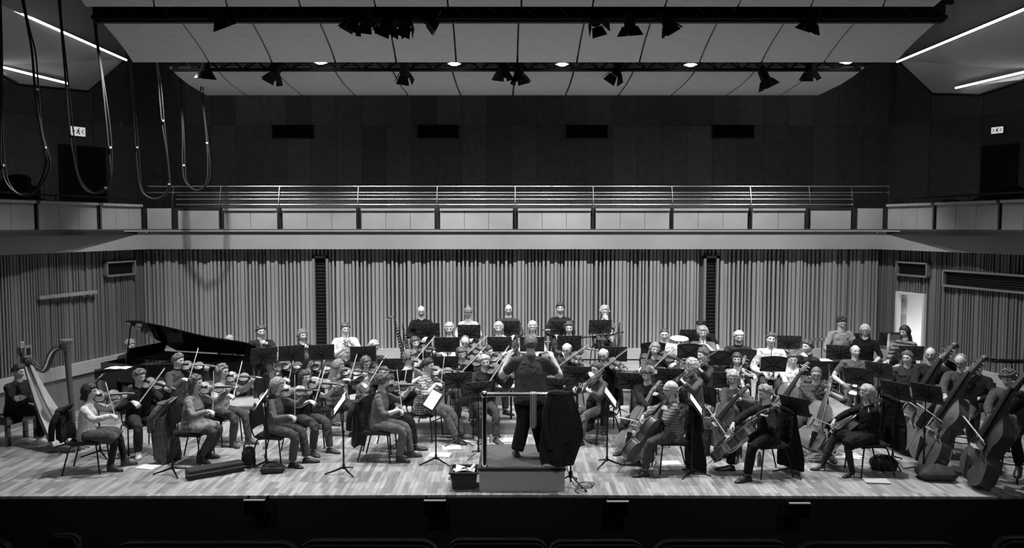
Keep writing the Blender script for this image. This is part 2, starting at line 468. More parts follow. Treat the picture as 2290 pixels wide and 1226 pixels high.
# --- balcony band, ledge and parapet
FASC = mat('balcony_fascia', .35, .6, var=.08, vs=1.5)
def poly_run(off, z0, z1, th, mi, b, tmax=13.):
    """band following left wall, back wall and right wall at distance off into the room"""
    pts = [wall_pt(-1, tmax)+wall_n(-1)*off, None, None, wall_pt(1, tmax)+wall_n(1)*off]
    k = (WY-off)
    tl = (off)/abs(WD.y); 
    def cor(side):
        # intersection of y = WY-off with offset side wall
        p = wall_pt(side, 0)+wall_n(side)*off; s_ = (k-p.y)/(-1.0)
        return V((p.x+side*WD.x/abs(WD.y)*s_, k, 0))
    pts[1] = cor(-1); pts[2] = cor(1)
    for a, c in zip(pts[:-1], pts[1:]):
        d = (c-a).normalized(); nn = V((d.y, -d.x, 0))   # towards the room
        if nn.dot(V((0, 5, 0))-a) < 0: nn = -nn
        q = [a, c, c-nn*th, a-nn*th]; up = V((0, 0, 1))
        b.add([p+up*z0 for p in q]+[p+up*z1 for p in q], [(0, 3, 2, 1), (4, 5, 6, 7), (0, 1, 5, 4), (1, 2, 6, 5), (2, 3, 7, 6), (3, 0, 4, 7)], mi)
    return pts
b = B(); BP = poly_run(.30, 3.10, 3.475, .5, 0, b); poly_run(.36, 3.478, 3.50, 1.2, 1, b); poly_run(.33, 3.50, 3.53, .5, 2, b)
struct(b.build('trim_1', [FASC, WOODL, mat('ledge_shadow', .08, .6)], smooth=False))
# balcony floor behind
b = B(); b.prism([(-14, 4), (-9.5, 4), (-7.8, WY-.1), (7.8, WY-.1), (9.5, 4), (14, 4), (14, 21), (-14, 21)], 3.42, 3.5)
struct(b.build('floor_balcony', mat('balcony_carpet', .02, .9), smooth=False))
par = empty('balcony_parapet', (0, WY-.3, 3.5)); tag(par, 'pale timber panelled parapet running all round the balcony', 'parapet')
Mp = Matrix.Translation((0, -(WY-.3), -3.5))
PAN = mat('parapet_panel', .36, .55, var=.10, vs=2.5); PGAP = mat('parapet_gap', .015, .6)
PB = .22; KY = WY-PB
def par_panel(a, c, nn, z0, z1, div, top=False):
    b = B(); up = V((0, 0, 1)); d = (c-a); L_ = d.length; d = d.normalized(); w_ = L_/div
    for i in range(div):
        p = a+d*(w_*i+.004); q = a+d*(w_*(i+1)-.004)
        bb = B()
        qq = [p, q, q-nn*.04, p-nn*.04]; bb.add([x+up*z0 for x in qq]+[x+up*z1 for x in qq], [(0, 3, 2, 1), (4, 5, 6, 7), (0, 1, 5, 4), (1, 2, 6, 5), (2, 3, 7, 6), (3, 0, 4, 7)])
        b.app(bb, Mp)
    if top:
        qq = [a+nn*.05, c+nn*.05, c-nn*.06, a-nn*.06]; bb = B(); bb.add([x+up*(z1) for x in qq]+[x+up*(z1+.05) for x in qq], [(0, 3, 2, 1), (4, 5, 6, 7), (0, 1, 5, 4), (1, 2, 6, 5), (2, 3, 7, 6), (3, 0, 4, 7)]); b.app(bb, Mp)
    b.build('panel', PAN, par, smooth=False)
bays = [(398, 490, 1, 3.95), (501, 620, 2, 4.0), (632, 797, 3, 4.0), (808, 972, 3, 4.0), (984, 1147, 3, 4.0), (1158, 1321, 3, 4.0), (1332, 1497, 3, 4.0), (1506, 1672, 3, 4.0), (1682, 1799, 2, 4.0), (1812, 1903, 1, 3.95), (1918, 1974, 1, 4.0), (329, 384, 1, 4.0)]
for x0, x1, dv, zt in bays:
    par_panel(V((atX(x0, 3.7, KY), KY, 0)), V((atX(x1, 3.7, KY), KY, 0)), V((0, -1, 0)), 3.53, zt-.03-(.05 if dv > 1 else 0), dv, dv > 1)
for side, lst in ((-1, ((316, 228, 3), (217, 87, 3), (77, -90, 3), (-100, -330, 3))), (1, ((1985, 2085, 3), (2094, 2231, 3), (2240, 2400, 3), (2412, 2640, 3)))):
    n = wall_n(side); o0 = wall_pt(side, 0)+n*PB
    for a, c, dv in lst:
        A = atplane(a, 490, o0, n); C_ = atplane(c, 490, o0, n); A.z = C_.z = 0
        par_panel(A, C_, n, 3.53, 4.0, dv, True)
b = B()
bb = B(); poly_run(PB-.08, 3.52, 3.98, .03, 0, bb); b.app(bb, Mp); b.build('backing', PGAP, par, smooth=False)
# railing of steel tube on posts
rail = empty('balcony_railing', (0, WY-.2, 3.5)); tag(rail, 'steel balcony railing of five tube rails on curved posts', 'railing')
Mr = Matrix.Translation((0, -(WY-.2), -3.5))
RY = WY-.12
ps = [(x, RY) for x in (389, 495, 626, 802, 978, 1152, 1326, 1502, 1677, 1808, 1903, 1985)]
for z, r, y in ((4.44, .021, .02), (4.31, .014, .0), (4.25, .012, -.02), (4.165, .018, -.04), (4.05, .018, -.05)):
    b = B(); b.tube([(atX(330 if z > 4.3 else 396, z, RY)+0, RY+y, z), (0, RY+y, z), (atX(1990 if z > 4.3 else 1905, z, RY), RY+y, z)], r, 8, 0, Mr); b.build('rail', STEEL, rail)
for x, y in ps:
    X = atX(x, 4, y); b = B()
    b.tube(smooth([(X, y-.10, 3.55), (X, y-.09, 3.95), (X, y-.05, 4.2), (X, y+.02, 4.43)], 3), [(.011, .03)]*10, 6, 0, Mr); b.build('post', STEEL, rail)
DST = mat('dark_steel', .10, .4, .8)
for side, x0 in ((-1, 1), (1, 1)):
    e = empty('side_railing', tuple(wall_pt(side, 4, 3.5))); tag(e, 'dark handrail along the %s side balcony' % ('left' if side < 0 else 'right'), 'railing')
    M = Matrix.Translation(-wall_pt(side, 4, 3.5)); nn = -wall_n(side)
    for z in (4.17, 4.05):
        b = B(); b.tube([wall_pt(side, .3, z)+nn*.05, wall_pt(side, 6, z+.02)+nn*.05, wall_pt(side, 12, z+.02)+nn*.05], .02, 8, 0, M); b.build('rail', DST, e)
    for t in (0.6, 2.2, 3.9, 5.6, 7.4):
        b = B(); b.tube([wall_pt(side, t, 3.5)+nn*.04, wall_pt(side, t, 4.17)+nn*.05], .018, 6, 0, M); b.build('post', DST, e)

# --- upper dark wall, plank panels with two tones, vents, exit signs, doors
def tone_wall():
    m = bpy.data.materials.new('upper_wall_panels'); m.use_nodes = True; nt = m.node_tree; N = nt.nodes; L = nt.links
    b = N['Principled BSDF']; b.inputs['Roughness'].default_value = .6
    tc = N.new('ShaderNodeTexCoord'); mp = N.new('ShaderNodeMapping'); mp.inputs['Rotation'].default_value = (R(90), 0, 0)
    L.new(tc.outputs['Object'], mp.inputs['Vector'])
    br = N.new('ShaderNodeTexBrick'); L.new(mp.outputs[0], br.inputs['Vector'])
    br.inputs['Color1'].default_value = (.60, .60, .60, 1); br.inputs['Color2'].default_value = (.34, .34, .34, 1)
    br.inputs['Mortar'].default_value = (.22, .22, .22, 1); br.inputs['Scale'].default_value = 1; br.inputs['Mortar Size'].default_value = .006
    br.inputs['Brick Width'].default_value = .62; br.inputs['Row Height'].default_value = 2.02; br.offset = .0
    nz = N.new('ShaderNodeTexNoise'); nz.inputs['Scale'].default_value = 9
    mx = N.new('ShaderNodeMix'); mx.data_type = 'RGBA'; mx.blend_type = 'MULTIPLY'; mx.inputs['Factor'].default_value = .5
    L.new(tc.outputs['Object'], nz.inputs['Vector'])
    L.new(br.outputs['Color'], mx.inputs['A']); L.new(nz.outputs['Fac'], mx.inputs['B']); L.new(mx.outputs['Result'], b.inputs['Base Color'])
    return m
UW = tone_wall(); UY = 19.5
b = B(); b.box((0, UY+.1, 6.5), (19.0, .2, 6.2)); struct(b.build('wall_upper_back', UW, smooth=False))
for side in (-1, 1):
    b = B(); a = V((side*9.4, UY+.1, 0)); c = V((side*12.6, UY-5.2, 0)); e_ = V((side*13.6, 3, 0)); n = V((-side, -.5, 0)).normalized()
    backing(b, a, c, n, 3.4, 9.6, 0, .2); backing(b, c, e_, V((-side, 0, 0)), 3.4, 9.6, 0, .2)
    struct(b.build('wall_upper_'+('left' if side < 0 else 'right'), UW, smooth=False))
# openings / dark upper recess vents
for i, x in enumerate((655, 980, 1312, 1639)):
    a = atY(x-45, 281, UY-.0); c = atY(x+45, 308, UY-.0); L_ = c.x-a.x
    e = empty('ceiling_vent' if False else 'high_vent', (a.x+L_/2, UY, c.z)); tag(e, '%s from left of four dark oblong vents high on the back wall' % ordinal(i), 'vent', 'oblong vents high on the back wall')
    b = B(); h = a.z-c.z; b.box((0, -.01, h/2), (L_, .02, h)); b.build('grille', mat('vent_black', .004, .9), e, smooth=False)
    b = B()
    for cx_, cz_, sx_, sz_ in ((0, 0, L_+.05, .03), (0, h, L_+.05, .03), (-L_/2, h/2, .03, h), (L_/2, h/2, .03, h)): b.box((cx_, -.02, cz_), (sx_, .04, sz_))
    b.build('frame', mat('vent_rim', .05, .6), e, smooth=False)
b = B(); p = atY(1303, 363, UY-.02); b.box((0, 0, 0), (.06, .03, .06)); o = b.build('socket_plate', GB); o.location = p; tag(o, 'tiny square plate on the dark upper back wall', 'plate')
b = B(); p = atY(270, 278, 18.6); b.ell((0, 0, 0), (.04, .07, .05)); o = b.build('dome_camera', GL); o.location = p; tag(o, 'tiny pale dome fixture high on the dark left wall', 'camera')
# side wall plane for signs and doors
def side_plane(side):
    a = V((side*9.4, UY+.1, 0)); c = V((side*12.6, UY-5.2, 0)); d = (c-a).normalized(); return a, V((-side*abs(d.y), -abs(d.x), 0)).normalized(), d
SIGNG = emat('sign_lit', .8, .55)
for side, (x0, y0, x1, y1) in ((-1, (155, 286, 187, 303)), (1, (2220, 283, 2247, 300))):
    a, n, d = side_plane(side)
    P = atplane(x0, y1, a, n)+n*.06; Q = atplane(x1, y0, a, n)+n*.06; c = (P+Q)/2
    w_ = math.hypot(P.x-Q.x, P.y-Q.y); h = abs(P.z-Q.z)
    dx = V((Q.x-P.x, Q.y-P.y, 0)).normalized()
    M = frame(c, V((0, 0, 1)), n)
    e = empty('exit_sign'); e.matrix_world = M
    tag(e, 'lit exit sign with running figure above the %s balcony door' % ('left' if side < 0 else 'right'), 'sign')
    b = B(); b.box((0, 0, -.02), (w_+.03, h+.03, .04)); b.build('housing', mat('sign_body', .05, .5), e, smooth=False)
    b = B(); b.box((0, 0, .003), (w_, h, .006)); b.build('lit_panel', SIGNG, e, smooth=False)
    b = B(); z_ = .008; s_ = h*.42; cx_ = 0
    # running figure, arrow and door shape in dark
    b.ell((cx_+.02*1, s_*.75, z_), (s_*.17, s_*.17, .003)); 
    for pq in (((.0, .45), (.0, -.05)), ((.0, .4), (.35, .15)), ((.0, .4), (-.35, .2)), ((.0, -.05), (.3, -.45)), ((.3, -.45), (.25, -.8)), ((0, -.05), (-.25, -.4)), ((-.25, -.4), (-.55, -.45))):
        b.tube([(cx_+pq[0][0]*s_, pq[0][1]*s_, z_), (cx_+pq[1][0]*s_, pq[1][1]*s_, z_)], s_*.14, 5)
    for sx_ in (-1, 1):
        b.tube([(sx_*w_*.38, .5*s_, z_), (sx_*w_*.24, 0, z_), (sx_*w_*.38, -.5*s_, z_)], s_*.12, 5)
    b.build('pictogram', mat('sign_ink', .03, .6), e, smooth=False)
    # door below
    q0, q1 = ((135, 332), (228, 432)) if side < 0 else ((2203, 330), (2272, 450))
    P = atplane(q0[0], q0[1], a, n); Q = atplane(q1[0], q0[1]-0, a, n)
    b = B(); P.z = Q.z = 0; zt = atplane((q0[0]+q1[0])/2, q0[1], a, n).z
    backing(b, P, Q, n, 3.5, zt, 0, .0, .03)
    u = (Q-P).normalized()
    for aa, cc, za, zb in ((P-u*.06, P, 3.5, zt+.06), (Q, Q+u*.06, 3.5, zt+.06), (P, Q, zt, zt+.06)): backing(b, aa, cc, n, za, zb, 1, .0, .06)
    struct(b.build('door_%d' % (2 if side < 0 else 3), [mat('door_dark', .025, .5), mat('door_rim', .045, .5)], smooth=False))
# side balcony seats glimpsed over the parapet
SEATD = mat('balcony_seat', .02, .7)
for side, lst in ((-1, ((5, 408), (40, 396), (62, 420))), (1, ((2125, 452), (2168, 470), (2200, 446), (2236, 440), (2262, 420)))):
    for i, (x, y) in enumerate(lst):
        p = atY(x, y, 15.4+i*.25); 
        if p.z < 3.9: p.z = 3.95
        b = B(); b.box((0, 0, -.25), (.46, .1, .5)); b.box((0, .25, -.45), (.46, .45, .08)); b.ell((0, 0, 0), (.23, .06, .06), 10, 6)
        o = b.build('theatre_chair', SEATD); o.location = p; tag(o, 'dark seat back on the %s side balcony' % ('left' if side < 0 else 'right'), 'seat', 'dark seats on the %s balcony' % ('left' if side < 0 else 'right'))

# --- ceiling, side bulkheads with light strips
b = B(); b.box((0, 10, 9.7), (30, 24, .2)); struct(b.build('ceiling', mat('black_ceiling', .012, .9), smooth=False))
BULK = mat('bulkhead_grey', .55, .7, var=.1, vs=2)
for side in (-1, 1):
    def mp_(x, y, Y):
        if side > 0: return atY(x, y, Y)
        return atY(x, y, Y)
    if side > 0:
        A = (2006, 134, 17.6); Bq = (2086, 210, 17.0); Cc = (2190, 212, 15.6); D = (2300, 176, 13.8); E = (2300, 8, 11.5); F = (2300, -60, 11.0); G = (2120, 30, 15.)
        st1 = ((2008, 136, 17.4), (2300, 14, 11.5)); st2 = ((2139, 194, 16.), (2300, 156, 13.8)); H_ = (2140, 196, 16.1); I_ = (2300, 158, 13.9)
    else:
        A = (281, 133, 17.6); Bq = (197, 204, 17.0); Cc = (40, 188, 15.0); D = (-10, 160, 13.8); E = (-10, 5, 11.5); F = (-10, -60, 11.0); G = (205, 60, 15.)
        st1 = ((281, 132, 17.4), (-20, -2, 11.5)); st2 = ((150, 184, 16.), (-20, 141, 13.8)); H_ = (148, 186, 16.1); I_ = (-10, 145, 13.9)
    pts = {k: atY(*v_) for k, v_ in dict(A=A, B=Bq, C=Cc, D=D, E=E, F=F, G=G, H=H_, I=I_).items()}
    # extend beyond the frame towards the hall
    ext = lambda p, q, k=2.2: q+(q-p)*k
    E2 = ext(pts['A'], pts['E'], .9); I2 = ext(pts['H'], pts['I'], 2.2); D2 = ext(pts['C'], pts['D'], 2.2); 
    b = B(); back = V((side*3.5, .5, .6)); up = V((0, 0, 2.6))
    vs = [pts['A'], pts['E'], E2, I2, pts['I'], pts['H'], pts['B'], pts['C'], pts['D'], D2, pts['A']+up, pts['E']+up, E2+up, D2+V((side*4, 0, 1)), pts['D']+V((side*4, 0, 1)), pts['C']+V((side*3, 1, 1)), pts['B']+V((side*2, 2.5, .8))]
    f1 = [(0, 6, 5), (0, 5, 4, 1), (1, 4, 3, 2), (6, 7, 5), (5, 7, 8, 4), (4, 8, 9, 3), (0, 1, 11, 10), (1, 2, 12, 11), (7, 15, 14, 8), (8, 14, 13, 9), (6, 16, 15, 7)]
    b.add(vs, f1, 0)
    o = b.build('ceiling_bulkhead_'+('left' if side < 0 else 'right'), [BULK], smooth=False); struct(o)
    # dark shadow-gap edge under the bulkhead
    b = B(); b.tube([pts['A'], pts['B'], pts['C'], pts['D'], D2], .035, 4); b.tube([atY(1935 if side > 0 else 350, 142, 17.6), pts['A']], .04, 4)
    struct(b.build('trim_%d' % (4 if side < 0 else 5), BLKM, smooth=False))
    for i, st in enumerate((st1, st2)):
        p, q = atY(*st[0]), atY(*st[1]); q = q+(q-p)*.5; inn = V((-side*.03, -.03, -.03))
        e = empty('strip_light', tuple(p)); tag(e, '%s linear light strip on the %s ceiling bulkhead' % (('upper', 'lower')[i], 'left' if side < 0 else 'right'), 'light')
        b = B(); b.tube([inn, q-p+inn], .02, 6); b.build('diffuser', emat('strip_glow', .8, 5.), e)
        b = B(); b.tube([inn*.3, q-p+inn*.3], .03, 4); b.build('channel', GB, e)

# --- acoustic reflector panels in three rows
REF = mat('reflector_timber', .80, .5, var=.10, vs=5, bump=.05, bs=40, stretch=(1, 6, 1))
def reflector_row(ends_near, ends_far, gaps_n, gaps_f, prof, label, grp, npt=9):
    """ends: (px0,px1) at near/far edges; prof: [(pixel row, Y)] near to far down the curve"""
    gn = [ends_near[0]]+gaps_n+[ends_near[1]]; gf = [ends_far[0]]+gaps_f+[ends_far[1]]
    k = len(gn)-1
    for i in range(k):
        grid = []
        for j, (py, Y, u) in enumerate(prof):
            a = gn[i]+(gf[i]-gn[i])*u; c = gn[i+1]+(gf[i+1]-gn[i+1])*u
            rw = []
            for q in range(5):
                x = a+2.0+(c-a-4.0)*q/4; rw.append(atY(x, py, Y))
            grid.append(rw)
        cen = grid[0][2].copy()
        b = B(); b.sheet([[p-cen for p in r_] for r_ in grid], .04)
        o = b.build('reflector_panel', REF, smooth=True, angle=30); o.location = cen
        tag(o, '%s panel from left in the %s row of pale curved ceiling reflectors' % (ordinal(i), label), 'reflector', grp)
g_f2 = [467, 608, 750, 886, 1020, 1157, 1290, 1430, 1565, 1703, 1843]; g_n2 = [395, 555, 708, 865, 1012, 1160, 1310, 1460, 1612, 1765, 1925]
reflector_row((214, 2112), (296, 2005), g_n2, g_f2, [(31, 12.3, 0), (58, 12.55, .27), (86, 12.9, .56), (112, 13.3, .8), (137, 13.75, 1)], 'middle', 'middle row of ceiling reflectors')
g_f3 = [550, 675, 793, 912, 1030, 1147, 1265, 1383, 1501, 1625, 1745]; g_n3 = [482, 612, 745, 875, 1010, 1152, 1285, 1420, 1560, 1695, 1825]
reflector_row((377, 1935), (460, 1832), g_n3, g_f3, [(150, 15.0, 0), (170, 15.15, .26), (187, 15.45, .52), (201, 15.9, .8), (211, 16.7, 1)], 'rearmost', 'rearmost row of ceiling reflectors')
g_n1 = [330, 480, 640, 810, 990, 1168, 1345, 1520, 1700, 1860, 2010]; g_f1 = [345, 508, 672, 840, 1002, 1166, 1325, 1487, 1650, 1813, 1975]
reflector_row((120, 2210), (190, 2090), g_n1, g_f1, [(-90, 10.2, 0), (-40, 10.6, .5), (12, 11.2, 1)], 'front', 'front row of ceiling reflectors')

# --- trusses
def truss(Y, z0, z1, x0, x1, label, seg, solid=False):
    e = empty('lighting_truss', (0, Y, z1)); tag(e, label, 'truss')
    M = Matrix.Translation((0, -Y, -z1)); dy = .3
    for z, y in ((z0, Y), (z1, Y-dy/2), (z1, Y+dy/2)):
        b = B(); b.tube([(x0, y, z), (x1, y, z)], .035, 8, 0, M); b.build('chord', BLKM, e)
    b = B(); n = int((x1-x0)/seg)
    for i in range(n):
        a = x0+(x1-x0)*i/n; c = x0+(x1-x0)*(i+.5)/n; d_ = x0+(x1-x0)*(i+1)/n
        for y in (Y-dy/2, Y+dy/2):
            b.tube([(a, Y, z0), (c, y, z1)], .014, 5, 0, M); b.tube([(c, y, z1), (d_, Y, z0)], .014, 5, 0, M)
    b.build('bracing', BLKM, e)
    if solid:
        b = B(); b.box(((x0+x1)/2, Y+.1, (z0+z1)/2), (x1-x0, .12, z1-z0+.10), 0, M); b.build('masking_board', BLKM, e, smooth=False)
    return e
p0_, p1_ = atY(385, 156, 14.5), atY(1925, 136, 14.5)
truss(14.5, p0_.z, p1_.z+.02, p0_.x, p1_.x, 'black lighting truss between the middle and rear reflectors', .42)
q0_, q1_ = atY(206, 45, 11.9), atY(2118, 12, 11.9)
truss(11.9, q0_.z+.04, q1_.z, q0_.x, q1_.x, 'black front lighting truss across the top of the hall', .5, True)
# --- lit downlights
HOT = emat('lamp_hot', 1, 30.)
for i, (x, y) in enumerate(((403, 131), (717, 140), (1016, 143), (1257, 144), (1544, 145), (1893, 139))):
    p = atY(x, y, 14.15); e = empty('downlight', tuple(p)); tag(e, '%s lit lamp from left hung on the rear truss' % ordinal(i), 'lamp', 'lit lamps on the rear truss')
    b = B(); b.lathe([(.03, .14), (.06, .12), (.12, .05), (.13, .0), (.12, .0), (.10, .04), (.03, .08)], 16); b.build('housing', mat('lamp_housing', .3, .4, .5), e)
    b = B(); b.ell((0, -.02, 0), (.085, .07, .035), 12, 6); b.build('bulb', HOT, e)
    b = B(); b.tube([(0, 0, .12), (0, .1, .3)], .012, 6); b.build('yoke', BLK, e)
    spot((p.x, p.y, p.z-.06), (p.x*1.0, 16.9, 1.3), 470, 88, .5, .06)
    spot((p.x, p.y, p.z-.07), (p.x, p.y-.2, 0), 170, 100, .8, .06)
# --- unlit lanterns with barn doors
def lantern():
    e = empty('stage_lantern')
    b = B(); b.tube([(0, 0, .14), (0, 0, -.10)], [.075, .09], 12); b.build('body', BLKM, e)
    b = B()
    for a in range(4):
        Ma = Matrix.Rotation(a*math.pi/2, 4, 'Z') @ Matrix.Translation((0, .09, -.10)) @ Matrix.Rotation(R(28), 4, 'X')
        b.prism([(-.08, 0), (.08, 0), (.12, .16), (-.12, .16)], -.003, .003, 0, Ma @ Matrix.Rotation(R(-90), 4, 'X'))
    b.build('barn_door', BLKM, e, smooth=False)
    b = B(); b.tube([(.1, 0, 0), (.1, 0, .22), (-.1, 0, .22), (-.1, 0, 0)], .01, 5); b.tube([(0, 0, .22), (0, 0, .4)], .014, 6); b.build('yoke', BLKM, e)
    return e
lst = [(487, 32, 11.8, 20, -20), (795, 42, 11.8, 15, 20), (822, 38, 11.8, 10, -30), (868, 45, 11.8, 20, 10), (888, 46, 11.8, 20, 30), (913, 45, 11.8, 25, -20), (945, 42, 11.8, 40, 60), (1330, 45, 11.8, 20, -35), (1408, 48, 11.8, 10, 10), (1488, 46, 11.8, 15, -25), (1820, 40, 11.8, 20, 15),
       (618, 160, 14.4, 5, 20), (905, 158, 14.4, 10, -35), (1124, 152, 14.4, 0, 0), (1160, 160, 14.4, 0, 10), (1382, 158, 14.4, 10, -30), (1708, 172, 14.3, 20, 15), (1812, 152, 14.4, 0, 0), (460, 150, 14.4, 0, 10)]
for i, (x, y, Y, tx, ty) in enumerate(lst):
    o = use('lantern', lantern); p = atY(x, y-4, Y); o.location = p; o.rotation_euler = (R(tx), R(ty), R(i*37))
    o.scale = ((.95,)*3 if Y < 13 else (1.0,)*3)
    row = [q for q in lst if (q[2] < 13) == (Y < 13)]; row.sort(); k = row.index((x, y, Y, tx, ty))
    tag(o, '%s black unlit lantern from left on the %s truss' % (ordinal(k), 'front' if Y < 13 else 'rear'), 'lantern', 'unlit lanterns on the %s truss' % ('front' if Y < 13 else 'rear'))
# --- hanging cable loops
CAB = mat('cable_rubber', .03, .55, var=.3, vs=12, spec=.3)
loops = [[(-6, -60), (2, 120), (4, 300), (6, 370), (18, 415), (52, 438), (88, 416), (106, 368), (100, 330), (92, 290), (82, 200), (74, 120), (62, 60), (50, -10), (46, -60)],
         [(128, -60), (135, 40), (146, 140), (160, 300), (166, 350), (172, 385), (188, 418), (212, 433), (236, 420), (248, 390), (246, 330), (238, 260), (226, 160), (214, 60), (208, -60)],
         [(286, -60), (289, 100), (297, 200), (306, 330), (312, 410), (324, 436), (348, 445), (368, 437), (378, 412), (374, 350), (364, 270), (356, 190), (350, 130), (346, -60)],
         [(398, 60), (402, 180), (410, 290), (411, 370), (416, 408), (440, 426), (462, 412), (467, 380), (463, 320), (457, 250), (452, 205), (450, 60)]]
for i, lp in enumerate(loops):
    Y = (11.2, 12.0, 14.2, 15.6)[i]
    pts = [atY(x, y, Y) for x, y in lp]; c = pts[len(pts)//2].copy()
    for k in range(2):
        o_ = V((.012*(1 if k else -1), .02*k, 0)); 
        pp = [p-c+o_+V((.012*math.sin(q*1.7+k*2), 0, 0)) for q, p in enumerate(pts)]
        if k == 0:
            e = empty('hanging_cable', tuple(c)); tag(e, '%s looped cable from left hanging from the ceiling' % ordinal(i), 'cable', 'looped cables hanging from the ceiling')
        b = B(); b.tube(smooth(pp, 5), .011 if k else .016, 7); b.build('cable', CAB, e)
    for q in (3, 8, 10):
        b = B(); b.tube([pts[q]-c+V((0, 0, -.015)), pts[q]-c+V((0, 0, .015))], .024, 8); b.build('tape_band', mat('white_tape', .6, .6), e)
# --- stage front brackets and audience seats
for i, (x0, x1, y) in enumerate(((545, 592, 1119), (948, 997, 1120), (1357, 1406, 1122), (1765, 1812, 1126))):
    Yb = SE-.35; a = atY(x0, y, Yb); c = atY(x1, y, Yb); e = empty('stage_bracket', tuple((a+c)/2)); L_ = (c-a).length
    tag(e, '%s from left of the thin metal brackets on the dark stage front' % ordinal(i), 'bracket', 'brackets on the stage front')
    b = B(); b.box((0, 0, 0), (L_, .05, .012)); b.build('top_edge', mat('bracket_top', .25, .4), e, smooth=False)
    b = B(); b.box((0, .03, -.1), (L_, .01, .2)); b.box((-L_/2+.01, .09, -.1), (.02, .18, .2)); b.box((L_/2-.01, .09, -.1), (.02, .18, .2)); b.build('cheek', mat('bracket_cheek', .002, .95, spec=.05), e, smooth=False)
SEAT = mat('audience_seat_cloth', .025, .5)
for i, (x0, x1, y, Y) in enumerate(((-60, 15, 1213, 3.6), (112, 176, 1197, 5.0), (250, 665, 1218, 2.75), (668, 978, 1213, 2.8), (1000, 1224, 1210, 3.4), (1228, 1440, 1213, 3.45), (1463, 1770, 1214, 2.8), (1785, 2150, 1219, 2.75), (2230, 2330, 1206, 3.5))):
    a = atY(x0, y, Y); c = atY(x1, y, Y); L_ = c.x-a.x; e = empty('audience_seat', (a.x+L_/2, Y, a.z)); 
    tag(e, '%s dark seat back from left along the bottom edge of the view' % ordinal(i), 'seat', 'audience seat backs')
    r_ = min(.06, L_*.3); out = [(-L_/2, -.7)]+[(-L_/2+r_-r_*math.cos(t), -r_+r_*math.sin(t)) for t in [k*math.pi/12 for k in range(7)]]+[(L_/2-r_+r_*math.sin(t), -r_+r_*math.cos(t)) for t in [k*math.pi/12 for k in range(7)]]+[(L_/2, -.7)]
    b = B(); b.prism(out[::-1], -.04, .04, 0, Matrix.Rotation(R(90), 4, 'X')); b.build('backrest', SEAT, e)
    b = B(); b.tube([(p[0], -.0, p[1]) for p in out[1:-1]], .008, 5); b.build('piping', mat('seat_piping', .06, .3), e)
    b = B(); b.box((0, -.3, -.6), (L_*.9, .5, .1)); b.build('seat', SEAT, e)
    b = B(); b.box((0, 0, (-1.1-a.z-.7)/2), (.08, .08, max(.2, 1.1+a.z-.7))); b.build('pedestal', BLK, e)
# ================================================================== furniture and instruments
def chair():
    e = empty('chair')
    b = B()   # padded seat
    g = []
    for i in range(6):
        y = -.20+.42*i/5; g.append([(x*(.205 if i else .18), y, .445+.012*math.cos(x*1.4)-(.018 if i == 5 else 0)) for x in (-1, -.6, -.2, .2, .6, 1)])
    b.sheet(g, .035); b.build('seat', PLAST, e)
    b = B(); g = []
    for i in range(6):
        z = .56+.30*i/5; wd = .2-.02*(i/5)**2; g.append([(x*wd, -.235-.035*i/5-.03*(1-x*x), z) for x in (-1, -.6, -.2, .2, .6, 1)])
    b.sheet(g, .022); b.build('backrest', PLAST, e)
    for sx in (-1, 1):
        b = B(); b.tube(smooth([(sx*.2, .0, .43), (sx*.205, .16, .43), (sx*.215, .2, .39), (sx*.225, .235, .0)], 3), .0115, 7); b.build('leg', BLK, e)
        b = B(); b.tube(smooth([(sx*.2, .0, .43), (sx*.205, -.12, .42), (sx*.215, -.17, .36), (sx*.23, -.27, .0)], 3), .0115, 7); b.build('leg', BLK, e)
        b = B(); b.tube(smooth([(sx*.19, -.14, .425), (sx*.185, -.22, .47), (sx*.18, -.265, .62), (sx*.175, -.285, .80)], 3), .0105, 7); b.build('back_frame', BLK, e)
    return e
def high_stool():
    e = empty('high_stool'); b = B(); b.lathe([(.0, .70), (.15, .70), (.17, .73), (.16, .765), (.0, .775)], 18); b.build('seat', PLAST, e)
    for k in range(4):
        a = math.pi/4+k*math.pi/2; b = B(); b.tube([(.1*math.cos(a), .1*math.sin(a), .70), (.26*math.cos(a), .26*math.sin(a), 0)], .014, 7); b.build('leg', BLK, e)
    b = B(); b.tube([(.2*math.cos(t), .2*math.sin(t), .27) for t in [k*math.pi/8 for k in range(17)]], .009, 6); b.build('foot_ring', BLK, e)
    return e
def bench():
    e = empty('harp_bench'); b = B(); b.box((0, 0, .45), (.62, .34, .09)); b.build('cushion', LAC, e, smooth=False)
    b = B(); b.box((0, 0, .385), (.6, .32, .06)); b.build('apron', LAC, e, smooth=False)
    for sx in (-1, 1):
        for sy in (-1, 1):
            b = B(); b.box((sx*.26, sy*.12, .18), (.06, .06, .36)); b.build('leg', LAC, e, smooth=False)
    return e
